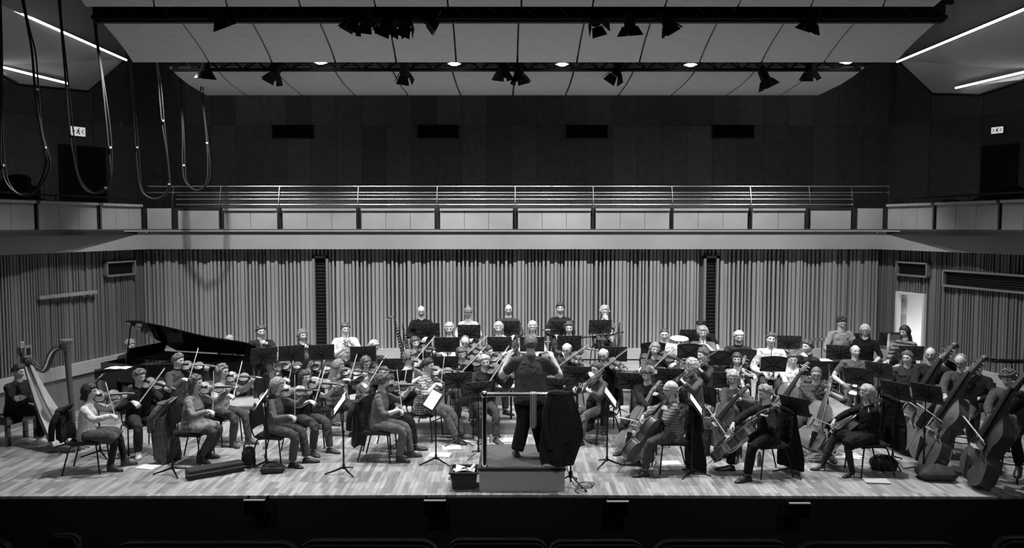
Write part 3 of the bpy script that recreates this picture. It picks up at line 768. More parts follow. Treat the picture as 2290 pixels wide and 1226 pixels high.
def stand_proto(tilt=18, h=1.05, fold=False):
    """orchestral stand; desk centre at height h; the player side is +Y... desk back faces -Y"""
    e = empty('music_stand')
    M = Matrix.Translation((0, 0, h)) @ Matrix.Rotation(R(tilt), 4, 'X')
    W_, H_ = (.225, .15) if tilt < 30 else (.235, .165)
    b = B()
    if fold:
        n = 9; top = [(-W_+2*W_*i/(n-1), H_-.03*(abs(i-(n-1)/2)/((n-1)/2))**2) for i in range(n)]
        b.prism([(-W_*.93, -H_), (W_*.93, -H_)]+[(x, z) for x, z in top[::-1]], -.004, .004, 0, M @ Matrix.Rotation(R(90), 4, 'X'))
    else: b.box((0, 0, 0), (2*W_, .006, 2*H_), 0, M)
    b.build('desk', DESK, e, smooth=False)
    b = B(); b.box((0, .03, -H_), (2*W_*.97, .06, .006), 0, M); b.box((0, .058, -H_+.012), (2*W_*.97, .005, .024), 0, M); b.build('ledge', BLK, e, smooth=False)
    b = B()
    ends = [(-W_, H_*.9), (W_, H_*.9), (-W_, -H_*.9), (W_, -H_*.9)] if fold else [(-W_, H_*.35), (-W_, H_), (-W_*.28, H_), (W_*.28, H_), (W_, H_), (W_, H_*.35), (-W_, -H_*.55), (W_, -H_*.55), (-W_*.2, -H_), (W_*.2, -H_)]
    for x, z in ends: b.tube([(0, -.012, -.02), (x*.98, -.006, z*.98)], [(.010, .004), (.005, .003)], 5, 0, M)
    if fold:
        b.tube([(p[0], -.002, p[1]) for p in [(-W_*.93, -H_), (-W_, H_-.03)]], .005, 5, 0, M); b.tube([(W_*.93, -.002, -H_), (W_, -.002, H_-.03)], .005, 5, 0, M); b.tube([(x, -.002, z) for x, z in top], .006, 5, 0, M)
    b.lathe([(0, 0), (.03, 0), (.025, .02), (0, .02)], 10, 0, M @ Matrix.Translation((0, -.01, -.02)) @ Matrix.Rotation(R(90), 4, 'X'))
    b.build('ribs', BLKM, e)
    b = B(); b.tube([(0, -.015, h-.02), (0, -.03, h-.12), (0, -.03, .5)], .0085, 8); b.build('inner_pole', BLK, e)
    b = B(); b.tube([(0, -.03, .62), (0, -.03, .10)], .013, 8); b.tube([(0, -.03, .64), (0, -.03, .58)], .019, 8); b.tube([(0, -.03, .14), (0, -.03, .07)], .02, 8); b.build('outer_pole', BLK, e)
    for k in range(3):
        a = R(90+120*k); b = B(); b.tube([(0, -.03, .10), (.12*math.cos(a), -.03+.12*math.sin(a), .055), (.27*math.cos(a), -.03+.27*math.sin(a), .012)], [(.008, .016), (.008, .014), (.008, .01)], 6); b.build('leg', BLK, e)
    return e
STANDS = []
def stand(px, py, phi, dist, label, z0=0., h=1.08, tilt=18, fold=False, sheet=False):
    """(px,py) desk centre in the photo; dist: distance from the camera plane"""
    z = atY(px, py, dist).z
    h = z-z0
    key = ('stand', fold, tilt)
    base = 1.08
    o = use(key, lambda: stand_proto(tilt, base, fold))
    o.location = (atX(px, z, dist), dist, z0); o.rotation_euler = (0, 0, R(phi))
    # height is set by sliding the inner pole: move the desk parts
    for ch in o.children:
        if ch.name.split('.')[0] in ('desk', 'ledge', 'ribs', 'inner_pole'): ch.location = (0, 0, h-base)
    tag(o, label, 'music stand')
    STANDS.append(o)
    if sheet:
        M = Matrix.Translation((0, 0, h)) @ Matrix.Rotation(R(tilt), 4, 'X')
        b = B(); g = [[(x, .014+.006*abs(math.sin(x*8)), z_) for x in (-.20, -.14, -.07, -.005, .0, .005, .07, .14, .20)] for z_ in (-.14, 0, .13)]
        b.sheet(g, .003, 0, M); s_ = b.build('sheet_music', WHITE); s_.location = o.location; s_.rotation_euler = o.rotation_euler
        tag(s_, lab_of('white sheet music open on the '+label, 'sheet music on '+label), 'sheet music')
    return o

VARN = {k: mat('varnish_'+k, v, .28, var=.25, vs=5, coat=.5) for k, v in dict(light=.22, mid=.14, dark=.08).items()}
RIBD = mat('varnish_rib', .06, .3, var=.2, vs=6, coat=.4)
STRG = mat('strings_metal', .5, .35, .8)
def outline(L, wl, ww, wu, slope=0., n=14):
    """half outline (x,y) from bottom y=0 to top y=L"""
    key = [(0, 0), (wl*.55, L*.012), (wl*.92, L*.09), (wl, L*.2), (wl*.92, L*.30), (wl*.80, L*.375), (ww*1.03, L*.42), (ww, L*.52), (ww*1.03, L*.60), (wu*.88, L*.66), (wu*.95, L*.71), (wu, L*.80)]
    key += ([(wu*.85, L*.91), (wu*.5, L*.985), (0, L)] if not slope else [(wu*.72, L*.88), (wu*.38, L*.95), (wu*.16, L), (0, L*1.005)])
    h = smooth([(x, y, 0) for x, y in key], 3)
    pts = [(p.x, p.y) for p in h]
    return pts+[(-x, y) for x, y in pts[-2:0:-1]]
def fiddle(name, Lb, wl, ww, wu, rib, Lneck, wood, y0=0., slope=0., pin=0., big=False):
    """+Y bottom to scroll, +Z top plate"""
    e = empty(name); k = Lb/.356; up = .0
    po = outline(Lb, wl, ww, wu, slope); n = len(po)
    cy = Lb/2
    def ring(sc, z): return [(x*sc, cy+(y-cy)*(1-(1-sc)*.55), z) for x, y in po]
    arch = .016*k
    b = B(); z0 = -rib
    b.loft([[(x*sc, y0+yy, z) for x, yy, z in ring(sc, z)] for sc, z in ((.25, z0-arch*.9), (.55, z0-arch*.75), (.82, z0-arch*.3), (.98, z0), (1., z0), (1., z0+.003*k), (.965, z0+.0035*k))], 0)
    b.build('back', VARN[wood], e, angle=50)
    b = B(); b.loft([[(x*sc, y0+yy, z) for x, yy, z in ring(sc, z)] for sc, z in ((.96, z0+.002), (.96, -.002))], 0, caps=False); b.build('ribs', RIBD if not big else VARN['dark'], e, angle=50)
    b = B(); b.loft([[(x*sc, y0+yy, z) for x, yy, z in ring(sc, z)] for sc, z in ((.965, -.0035*k), (1., -.003*k), (1., 0), (.97, .001), (.82, arch*.4), (.55, arch*.85), (.25, arch))], 0)
    # f holes
    for s in (-1, 1):
        fx = ww*.62; pts = [(s*(fx-.012*k), y0+Lb*.60, 0), (s*fx*.98, y0+Lb*.57, 0), (s*(fx+.0*k), y0+Lb*.5, 0), (s*(fx+.014*k), y0+Lb*.42, 0), (s*(fx+.028*k), y0+Lb*.40, 0)]
        zz = arch*.72
        b.tube([(x, y, zz+.001) for x, y, _ in pts], [(.0028*k, .0035*k)]*5, 5, 1)
        for q in (0, -1): b.ell((pts[q][0], pts[q][1], zz+.001), (.006*k, .006*k, .003*k), 8, 4, 1)
    b.build('top_plate', [VARN[wood], EBONY], e, angle=50)
    yb = y0+Lb*.46; zb = arch+.033*k
    b = B(); b.prism([(-.021*k, 0), (-.012*k, .006*k), (.012*k, .006*k), (.021*k, 0), (.021*k, zb-arch-.006*k), (0, zb-arch+.001), (-.021*k, zb-arch-.006*k)], -.002*k, .002*k, 0, Matrix.Translation((0, yb, arch*.9)) @ Matrix.Rotation(R(90), 4, 'X')); b.build('bridge', mat('bridge_maple', .5, .5), e, smooth=False)
    b = B(); b.loft([[(-x, y, z), (x, y, z), (x*.7, y, z+.006*k), (-x*.7, y, z+.006*k)] for x, y, z in ((.008*k, y0+.004, .004), (.022*k, yb-.05*k, arch+.016*k))]); b.build('tailpiece', EBONY, e)
    # neck + fingerboard + pegbox + scroll
    yt = y0+Lb; yn = yt+Lneck*.53
    b = B()
    b.tube([(0, yt-.01*k, -.014*k), (0, yt+.02*k, -.006*k), (0, yn, .002*k)], [(.017*k, .022*k), (.013*k, .012*k), (.011*k, .010*k)], 8)
    pb = Lneck*.32
    b.loft([[(-x, y, z), (x, y, z), (x, y, z+h), (-x, y, z+h)] for x, y, z, h in ((.0125*k, yn-.01*k, -.010*k, .02*k), (.013*k, yn+.01*k, -.016*k, .024*k), (.010*k, yn+pb, -.026*k, .018*k))])
    sc = [(yn+pb+(.018-.0033*t)*k*math.cos(t*1.35-1.9)+.004*k, -.022*k+(.019-.0034*t)*k*math.sin(t*1.35-1.9)) for t in [q*.5 for q in range(11)]]
    b.tube([(0, y, z) for y, z in sc], [(.014*k, .006*k)]*len(sc), 6)
    b.ell((0, yn+pb+.004*k, -.022*k), (.018*k, .006*k, .006*k), 8, 6)
    nko = b.build('neck_and_scroll', VARN['dark' if slope else 'mid' if wood == 'light' else wood], e)
    b = B(); L0 = yb+.055*k
    b.loft([[(-x, y, z), (x, y, z), (x*.8, y, z+.007*k), (0, y, z+.009*k), (-x*.8, y, z+.007*k)] for x, y, z in ((.021*k, L0, arch*.8+.012*k), (.012*k, yn, .009*k))]); b.build('fingerboard', EBONY, e)
    b = B()
    for i in range(4):
        x = (i-1.5)
        b.tube([(x*.003*k, yb-.05*k, arch+.022*k), (x*.011*k, yb, zb+.001), (x*.005*k, yn, .019*k), (x*.003*k, yn+pb*.6, -.004*k)], .0007*k if k < 1.5 else .0018, 4)
    b.build('strings', STRG, e)
    for i in range(4):
        s = 1 if i % 2 else -1; y = yn+pb*(.18+.2*i); b = B()
        b.tube([(-s*.018*k, y, -.010*k), (s*.03*k, y, -.010*k)], .0035*k, 6); b.ell((s*.036*k, y, -.010*k), (.010*k, .003*k, .008*k), 8, 6); b.build('peg', EBONY if not big else BRASS, nko)
    if pin:
        b = B(); b.tube([(0, y0-pin, -rib*.5), (0, y0+.01, -rib*.5)], [.004, .006], 7); b.build('endpin', CHR, e)
    else:
        b = B(); b.ell((-.03, y0+.02, .02), (.032, .028, .008), 12, 6); b.build('chin_rest', EBONY, e)
    return e
def bow_proto(L=.745, th=1.):
    e = empty('bow'); b = B(); b.tube([(0, -.04, 0), (0, L*.5, -.006), (0, L, .004)], [.0048*th, .0044*th, .0034*th], 6); b.tube([(0, L-.004, .004), (0, L, -.02)], [(.004, .006), (.003, .004)], 5); b.build('stick', mat('bow_stick', .16, .35, coat=.3), e)
    b = B(); b.loft([[(-x, y, -.003), (x, y, -.003), (x, y, z), (-x, y, z)] for x, y, z in ((.006, .01, -.02), (.006, .055, -.021))]); b.build('frog', EBONY, e)
    b = B(); b.tube([(0, .05, -.021), (0, L-.002, -.019)], [(.0055*th, .0018)]*2, 5); b.build('hair', mat('horse_hair', .85, .6), e)
    return e
def make_violin(wood): return fiddle('violin', .356, .104, .056, .084, .032, .235, wood)
def make_viola(wood): return fiddle('viola', .42, .122, .066, .099, .04, .262, wood)
def make_cello(wood): return fiddle('cello', .755, .22, .118, .172, .115, .47, wood, y0=.27, pin=.27, big=True)
def make_bass(wood): return fiddle('double_bass', 1.12, .335, .185, .255, .20, .74, wood, y0=.12, slope=1, pin=.12, big=True)

def brass_bell(b, c, d, r, L, n=20, t=.012, mi=0):
    M = frame(c, V(d).orthogonal(), d)
    b.lathe([(t, -L), (t*1.25, -L*.7), (t*1.9, -L*.45), (t*3.2, -L*.2), (r*.62, -L*.06), (r, 0), (r*.985, .003), (r*.58, -L*.05), (t*2.6, -L*.2), (t*1.2, -L*.45)], n, mi, M)
def horn():
    """mouthpiece at the origin, +Y away from the player"""
    e = empty('french_horn'); b = B()
    c = V((.03, .22, -.10)); cir = [c+V((.14*math.cos(t)*.35, .14*math.cos(t)*.95, .14*math.sin(t))) for t in [q*math.pi/8 for q in range(15)]]
    b.tube(smooth([V((0, 0, 0)), V((0, .06, -.005)), c+V((.03, .13, .06))], 3), .005, 7); b.tube(cir, .008, 7)
    cir = [c+V((-.02+.09*math.cos(t)*.35, .09*math.cos(t)*.95, .09*math.sin(t))) for t in [q*math.pi/8 for q in range(15)]]; b.tube(cir, .007, 7)
    b.tube(smooth([c+V((-.03, .09, .08)), c+V((-.05, .0, .12)), c+V((-.07, -.1, .04)), c+V((-.10, -.11, -.08))], 3), .009, 7); b.build('tubing', BRASS, e)
    b = B(); brass_bell(b, c+V((-.16, -.12, -.20)), V((-.75, -.35, -.55)), .155, .3); b.build('bell', BRASS, e)
    b = B()
    for k in range(4): b.lathe([(0, -.02), (.018, -.02), (.018, .02), (0, .02)], 10, 0, Matrix.Translation(c+V((.03, -.05+.04*k, .02))))
    b.build('valves', CHR, e)
    b = B(); b.lathe([(.003, .0), (.004, .03), (.012, .06), (.010, .06)], 10, 0, frame((0, .05, 0), (0, 0, 1), (0, -1, 0))); b.build('mouthpiece', CHR, e)
    return e
def trumpet():
    e = empty('trumpet'); b = B(); b.tube([(0, 0, 0), (0, .40, 0)], .006, 7)
    b.tube(smooth([(0, .14, -.09), (0, .34, -.09), (0, .39, -.045), (0, .34, 0)], 3), .006, 7); b.tube([(0, .16, -.09), (0, .12, -.045), (0, .14, 0)], .006, 7); b.build('tubing', BRASS, e)
    b = B(); brass_bell(b, (0, .50, 0), (0, 1, 0), .062, .2, 18, .007); b.build('bell', BRASS, e)
    for k in range(3):
        b = B(); b.lathe([(0, -.13), (.011, -.13), (.011, .03), (.004, .03), (.004, .055), (.01, .06), (0, .062)], 10, 0, Matrix.Translation((0, .19+.028*k, 0))); b.build('valve', CHR, e)
    b = B(); b.lathe([(.004, 0), (.005, .03), (.012, .05), (.01, .05)], 10, 0, frame((0, .02, 0), (0, 0, 1), (0, -1, 0))); b.build('mouthpiece', CHR, e)
    return e
def trombone():
    e = empty('trombone'); b = B(); b.tube(smooth([(.05, -.05, 0), (.05, .55, 0), (.05, .60, 0)], 2), .007, 7); b.tube(smooth([(-.0, .02, 0), (0, .58, 0), (.025, .63, 0), (.05, .58, 0)], 3), .008, 7); b.build('slide', BRASS, e)
    b = B(); b.tube(smooth([(.05, -.05, 0), (.05, -.22, 0), (.09, -.27, 0), (.13, -.22, 0), (.13, .0, 0)], 3), .010, 7); b.build('tuning_slide', BRASS, e)
    b = B(); brass_bell(b, (.13, .3, 0), (0, 1, 0), .105, .32, 20, .01); b.build('bell', BRASS, e)
    return e
def sax():
    """baritone-like saxophone: top at the origin, body hanging down -Z, bell up at +Y"""
    e = empty('saxophone'); b = B(); b.tube(smooth([(0, -.10, .05), (0, -.03, .08), (0, .02, .05), (0, .03, -.1), (0, .03, -.45), (0, .05, -.56), (0, .12, -.60), (0, .19, -.55)], 4), [.008]*4+[.012]*4+[.018]*4+[.026]*5+[.034]*4+[.042]*4+[.05]*4, 10); b.build('body', BRASS, e)
    b = B(); brass_bell(b, (.0, .24, -.22), (0, .35, 1), .085, .34, 18, .045); b.build('bell', BRASS, e)
    for k in range(7):
        b = B(); b.lathe([(0, 0), (.016, 0), (.016, .006), (0, .008)], 10, 0, frame((.02, .035, -.10-.06*k), (0, 0, 1), (1, .4, 0))); b.build('key', CHR, e)
    b = B(); b.tube([(.035, .03, -.05), (.035, .03, -.5)], .004, 5); b.build('key_rod', CHR, e)
    return e
def woodwind(name, L, r, metal, bell=0.):
    """+Y from mouthpiece to foot"""
    e = empty(name); m = CHR if metal else EBONY; b = B(); b.tube([(0, 0, 0), (0, L, 0)], [r*.8, r], 9)
    if bell: b.tube([(0, L-.01, 0), (0, L+.07, 0)], [r, bell], 10)
    b.build('tube', m, e)
    b = B()
    for k in range(9):
        y = L*(.2+.075*k); b.ell((0, y, r*.9), (r*.8, r*.8, r*.35), 7, 4)
    b.build('keys', CHR, e)
    b = B(); b.tube([(r*.9, L*.15, r*.5), (r*.9, L*.9, r*.5)], .0022, 4); b.build('key_rod', CHR, e)
    return e

def grand_piano():
    """+Y from the keyboard to the tail, +X treble side (player faces +Y, keyboard at y=0)"""
    e = empty('grand_piano'); W_ = .77
    out = [(-W_, 0), (W_, 0), (W_, .62)]+[(p.x, p.y) for p in smooth([(W_, .75, 0), (W_*.93, 1.05, 0), (W_*.62, 1.42, 0), (W_*.30, 1.75, 0), (W_*.12, 2.15, 0), (W_*-.02, 2.5, 0), (-W_*.25, 2.68, 0), (-W_*.62, 2.74, 0), (-W_*.92, 2.66, 0), (-W_, 2.45, 0)], 4)]
    out = out[::1]
    inn = [(x*.955 if abs(x) > .05 else x, min(max(y, .35), 2.68)) for x, y in out]
    b = B(); n = len(out)
    rings = [[(x, y, .66) for x, y in out], [(x, y, 1.0) for x, y in out], [(x*.95, y*.975+.01, 1.0) for x, y in out], [(x*.95, y*.975+.01, .90) for x, y in out]]
    b.loft(rings); b.build('case', LAC, e, angle=35)
    b = B(); b.prism([(x*.93, y*.96+.02) for x, y in out if y > .3], .905, .915); b.build('iron_frame', mat('piano_frame_gold', .28, .4, .6, var=.2, vs=3), e, smooth=False)
    b = B()
    for k in range(40):
        x = -W_*.85+k*W_*1.6/39; yl = 2.5-max(0, (x+W_*.2))*1.9
        if yl > .7: b.tube([(x, .55, .935), (x*.9-.03, yl, .935)], .0022, 3)
    b.build('strings', mat('piano_strings', .15, .5, .8), e)
    b = B(); b.box((0, -.07, .70), (W_*2, .18, .06)); b.box((-W_+.06, -.06, .79), (.12, .2, .14)); b.box((W_-.06, -.06, .79), (.12, .2, .14)); b.box((0, .06, .82), (W_*2-.02, .04, .16)); b.build('key_bed', LAC, e, smooth=False)
    b = B(); b.box((0, -.075, .745), (1.23, .145, .025)); b.build('white_keys', mat('ivory', .75, .3), e, smooth=False)
    b = B(); i = 0
    for o_ in range(7):
        for s_ in (0, 1, 3, 4, 5): b.box((-.6+(o_*7+s_+1)*1.23/52, -.045, .765), (.011, .09, .014))
    b.build('black_keys', EBONY, e, smooth=False)
    # lid: hinge on the bass side (x=-W_), opened 38 degrees; front flap folded back
    A = R(29)
    Ml = Matrix.Translation((-W_, 0, 1.015)) @ Matrix.Rotation(-A, 4, 'Y') @ Matrix.Translation((W_, 0, 0))
    lid = [(x*1.01, y) for x, y in out if y >= .40 or False]; lid = [(-W_*1.01, .42), (W_*1.01, .42)]+[q for q in lid if q[1] > .45]
    b = B(); b.prism(lid, 0, .022, 0, Ml); b.build('lid', LAC, e, angle=30)
    b = B(); b.prism([(-W_*1.01, .45), (W_*1.01, .45), (W_*1.01, .84), (-W_*1.01, .84)], .026, .046, 0, Ml); b.build('lid_flap', LAC, e, smooth=False)
    top = Ml @ V((W_*.9, .5, 0)); b = B(); b.tube([(W_*.90, .52, .99), top], .013, 6); b.build('lid_prop', LAC, e)
    b = B(); Md = Matrix.Translation((0, .33, 1.02)) @ Matrix.Rotation(R(-20), 4, 'X'); b.box((0, 0, .12), (1.0, .02, .25), 0, Md); b.box((0, -.04, .01), (1.0, .08, .015), 0, Md); b.build('music_desk', LAC, e, smooth=False)
    for x, y in ((-W_+.12, .25), (W_-.12, .25), (-.35, 2.35)):
        b = B(); b.loft([[(x+sx*r, y+sy*r, z) for sx, sy in ((-1, -1), (1, -1), (1, 1), (-1, 1))] for r, z in ((.075, .66), (.075, .5), (.045, .35), (.04, .1), (.06, .09), (.06, .05))]); lg = b.build('leg', LAC, e, smooth=False)
        b = B(); b.lathe([(0, -.012), (.035, -.012), (.035, .012), (0, .012)], 12, 0, Matrix.Translation((x, y, .036)) @ Matrix.Rotation(R(90), 4, 'Y')); b.build('castor', BRASS, lg)
    b = B(); b.box((-.06, .35, .38), (.03, .03, .56)); b.box((.06, .35, .38), (.03, .03, .56)); b.box((0, .33, .13), (.26, .1, .09)); ly = b.build('pedal_lyre', LAC, e, smooth=False)
    for k in (-1, 0, 1):
        b = B(); b.box((k*.07, .22, .10), (.025, .14, .012)); b.build('pedal', BRASS, ly, smooth=False)
    b = B(); b.tube([(W_+.004, .45, .71), (W_+.004, .47, .71)], .008, 6); b.build('lock', BRASS, e)
    return e
def harp():
    """in the local XZ plane: column at +X, sound box towards -X; base at the origin"""
    e = empty('concert_harp'); HW = mat('harp_wood', .09, .35, var=.2, vs=6, coat=.4); HB = mat('harp_soundboard', .42, .5, var=.08, vs=12, stretch=(1, 1, 6))
    top = V((.06, 0, 1.74)); bot = V((.14, 0, .12))
    b = B(); b.tube([bot, V((.12, 0, .6)), V((.08, 0, 1.2)), top], [.035, .032, .036, .042], 16); b.build('column', HW, e)
    b = B(); b.lathe([(.042, 0), (.05, .02), (.045, .05), (.075, .16), (.085, .17), (.08, .19), (.03, .195)], 20, 0, Matrix.Translation(top+V((-.005, 0, -.10)))); b.build('crown', mat('harp_crown', .2, .35, .3, var=.3, vs=20), e)
    b = B(); b.lathe([(.085, 0), (.075, .03), (.05, .07), (.055, .10), (.04, .12)], 16, 0, Matrix.Translation((.14, 0, .04))); b.build('column_foot', HW, e)
    nk = smooth([(.04, 0, 1.70), (-.08, 0, 1.69), (-.18, 0, 1.62), (-.25, 0, 1.50), (-.30, 0, 1.38), (-.37, 0, 1.30), (-.46, 0, 1.31), (-.54, 0, 1.38), (-.62, 0, 1.43), (-.67, 0, 1.40), (-.67, 0, 1.32)], 4)
    b = B(); b.tube(nk, [(.022, .045+.02*math.sin(min(1, i/26)*math.pi)) for i in range(len(nk))], 10, u0=(0, 1, 0)); hnk = b.build('neck', HW, e)
    nk2 = [p+V((0, 0, -.04)) for p in nk[3:36]]
    b = B()
    for i in range(2, 34):
        p = nk[i+2]; 
        for s in (-1, 1): b.tube([p+V((0, s*.02, .02)), p+V((0, s*.034, .02))], .006, 5)
    b.build('tuning_pins', BRASS, hnk)
    b = B(); b.tube([p+V((0, -.026, -.012)) for p in nk[3:-6]], [(.003, .014)]*len(nk[3:-6]), 6); b.build('action_plate', BRASS, hnk)
    # sound box
    a0 = V((-.655, 0, 1.34)); a1 = V((.02, 0, .12)); dr = (a1-a0).normalized(); nn = V((dr.z, 0, -dr.x)); nn = nn if nn.x > 0 else -nn
    rings = []; rb = []
    for i in range(9):
        t = i/8; c = a0+(a1-a0)*t+V((-.03*math.sin(t*math.pi), 0, -.05*math.sin(t*math.pi))); hw = .055+.16*t; dp = .06+.13*t
        rings.append([c+V((0, hw*math.cos(q), 0))-nn*(dp*math.sin(q)) for q in [k*math.pi/10 for k in range(11)]])
        rb.append([c+V((0, s*hw*1.0, 0))+nn*.004 for s in (-1, -.5, 0, .5, 1)])
    b = B(); b.loft(rings, 0); b.build('sound_box', HW, e, angle=50)
    b = B(); b.sheet(rb, .008); o = b.build('soundboard', HB, e)
    b = B(); b.tube([r_[2]+nn*.01 for r_ in rb], (.012, .006), 6); b.build('string_rib', mat('string_rib', .3, .5), e)
    b = B(); sb = smooth([r_[2] for r_ in rb], 5); 
    for i in range(34):
        t = (i+1)/35; p = nk[int(3+t*(len(nk)-12))]; q = sb[int((1-t)*(len(sb)-4))+1]
        # strings run roughly parallel to the column
        b.tube([p+V((0, -.02, -.03)), q+nn*.01], .0013, 3)
    b.build('strings', mat('harp_strings', .35, .5), e)
    b = B(); b.prism([(-.15, -.2), (.16, -.12), (.22, 0), (.16, .12), (-.15, .2)], .02, .10); pbx = b.build('pedal_box', HW, e, smooth=False)
    for k in range(7):
        a = -1.2+2.4*k/6; b = B(); b.tube([(.1*math.cos(a), .1*math.sin(a)*1.2, .05), (.30*math.cos(a)+.02, .24*math.sin(a), .045)], (.012, .004), 5); b.build('pedal', BRASS, pbx)
    for x, y in ((-.12, -.15), (-.12, .15), (.15, 0)):
        b = B(); b.ell((x, y, .012), (.02, .02, .012), 8, 4); b.build('foot', BRASS, e)
    return e
# ================================================================== people
SKINS = [mat('skin_%d' % i, v, .5, var=.06, vs=20) for i, v in enumerate((.56, .48, .34))]
EYE = mat('eye_dark', .03, .25); LIP = mat('lip', .34, .5); BROW = mat('brow', .12, .8); EYEW = mat('eye_white', .22, .4)
def sm(a, b_, x):
    t = max(0., min(1., (x-a)/(b_-a))); return t*t*(3-2*t)
def head_pt(d, male=True):
    x, y, z = d
    a, b_, c = .0775, .097, .114
    t = max(0., -z)
    jaw = 1-(.30 if male else .38)*t*t
    px = a*x*jaw*(1+.05*max(0, z)*(1-z)); py = b_*y; pz = c*z
    if y < 0: py *= 1-.42*sm(.15, .95, t)+.04
    else:
        py *= 1-.05*sm(.2, .9, t)
        ax = abs(px)
        py += .003*math.exp(-((pz-.033)/.010)**2-((ax-.025)/.022)**2)
        py -= .011*math.exp(-((pz-.016)/.012)**2-((ax-.030)/.015)**2)
        py += .004*math.exp(-((pz+.012)/.02)**2-((ax-.045)/.018)**2)
        wn = .008+.006*sm(.01, -.03, pz)
        nz_ = sm(.03, -.026, pz)*sm(-.045, -.030, pz)
        py += .018*nz_*math.exp(-(px/wn)**2)
        py += .005*math.exp(-((pz+.056)/.010)**2-(px/.024)**2)
        py -= .004*math.exp(-((pz+.073)/.007)**2-(px/.02)**2)
        py += .007*math.exp(-((pz+.095)/.015)**2-(px/.022)**2)
    return V((px, py, pz))
def head_mesh(male):
    b = B(); nu, nv = 48, 36; vs = [head_pt((0, 0, -1), male)]
    for i in range(1, nv):
        a = -math.pi/2+math.pi*i/nv
        for j in range(nu):
            u = 2*math.pi*j/nu; u = u+.42*math.sin(2*(u-math.pi/2))*-.5  # denser towards the face and back
            vs.append(head_pt((math.cos(a)*math.cos(u), math.cos(a)*math.sin(u), math.sin(a)), male))
    vs.append(head_pt((0, 0, 1), male)); fs = []
    for j in range(nu):
        k = (j+1) % nu
        fs.append((0, 1+k, 1+j))
        for i in range(nv-2): fs.append((1+i*nu+j, 1+i*nu+k, 1+(i+1)*nu+k, 1+(i+1)*nu+j))
        fs.append((1+(nv-2)*nu+j, 1+(nv-2)*nu+k, len(vs)-1))
    b.add(vs, fs)
    for i, f in enumerate(b.f):
        c = sum((b.v[q] for q in f), V((0, 0, 0)))/len(f)
        if c.y > .05 and abs(c.z+.056) < .006 and abs(c.x) < .019: b.m[i] = 2
    for s in (-1, 1):
        b.ell((s*.030, .0785, .016), (.0115, .0065, .0055), 10, 6, 4); b.ell((s*.030, .0835, .016), (.006, .003, .0058), 8, 5, 1)
        b.tube([(s*.014, .091, .034), (s*.030, .0915, .039), (s*.046, .080, .034)], (.003, .0038), 5, 3)
        b.ell((s*.0735, -.004, .002), (.008, .018, .030), 8, 6, 0, None)
        b.ell((s*.079, -.008, .010), (.006, .016, .018), 8, 6, 0, None)
    return b
HEADS = {m: head_mesh(m) for m in (True, False)}
def hand(b, wrist, fdir, nrm, side, curl=.5, spread=.12, k=1., thumb=.7):
    """fdir finger direction, nrm back-of-hand normal, side +1 right hand / -1 left hand (thumb side)"""
    M = frame(wrist, fdir, nrm) @ Matrix.Diagonal((side*k, k, k, 1))
    bb = B()
    bb.loft([[(x*w_, y, z*h) for x, z in ((-1, -.5), (-.5, -1), (.5, -1), (1, -.5), (1, .5), (.5, 1), (-.5, 1), (-1, .5))] for w_, y, h in ((.026, -.01, .019), (.029, .012, .017), (.038, .045, .015), (.041, .075, .013), (.038, .09, .010))])
    for i, (x, L) in enumerate(((-.030, .072), (-.0105, .082), (.0095, .077), (.029, .060))):
        p = V((x, .085, 0)); a = 0.; sp = spread*(i-1.5)*1.; pts = [V((x*.9, .06, 0)), p]
        for q, seg in enumerate((.46, .31, .25)):
            a += curl*(1.0, 1.25, .7)[q]*(1+.08*i)
            dv = V((math.sin(sp)*math.cos(a), math.cos(sp)*math.cos(a), -math.sin(a))); p = p+dv*(L*seg*1.05); pts.append(p)
        bb.tube(pts, [.0095, .0095, .009, .008, .0065], 7)
    # thumb leaves the side of the palm near its base
    pts = [V((-.022, .012, -.002)), V((-.042, .034, -.010)), V((-.056, .062, -.018-.014*thumb)), V((-.050+.02*thumb, .088, -.026-.016*thumb))]
    bb.tube(pts, [.013, .0115, .010, .0075], 7)
    b.app(bb, M)
def ik(sh, tg, pole, L1, L2):
    d = tg-sh; D = d.length
    if D > (L1+L2)*.985: d = d*((L1+L2)*.985/D); D = d.length; tg = sh+d
    if D < .12: D = .12
    a = (L1*L1-L2*L2+D*D)/(2*D); h = math.sqrt(max(1e-6, L1*L1-a*a)); u = d.normalized()
    p = V(pole)-u*V(pole).dot(u); p = p.normalized() if p.length > 1e-5 else u.orthogonal()
    return sh+u*a+p*h, tg
def limb(b, pts, rad, n=12, mi=0):
    """tube with softened joint"""
    P = [V(p) for p in pts]
    if len(P) == 3:
        a, m, c = P; r0, r1, r2 = rad
        e1 = a.lerp(m, .78); e2 = m.lerp(c, .22); mid = (e1+e2)*.25+m*.5
        P = [a, a.lerp(m, .4), e1, mid, e2, m.lerp(c, .55), c]; rr = [r0, r0*.98+.0*r1, r1*1.03, r1*1.04, r1, r1*.6+r2*.45, r2]
        b.tube(P, rr, n, mi)
    else: b.tube(P, rad, n, mi)
SHOES = {}
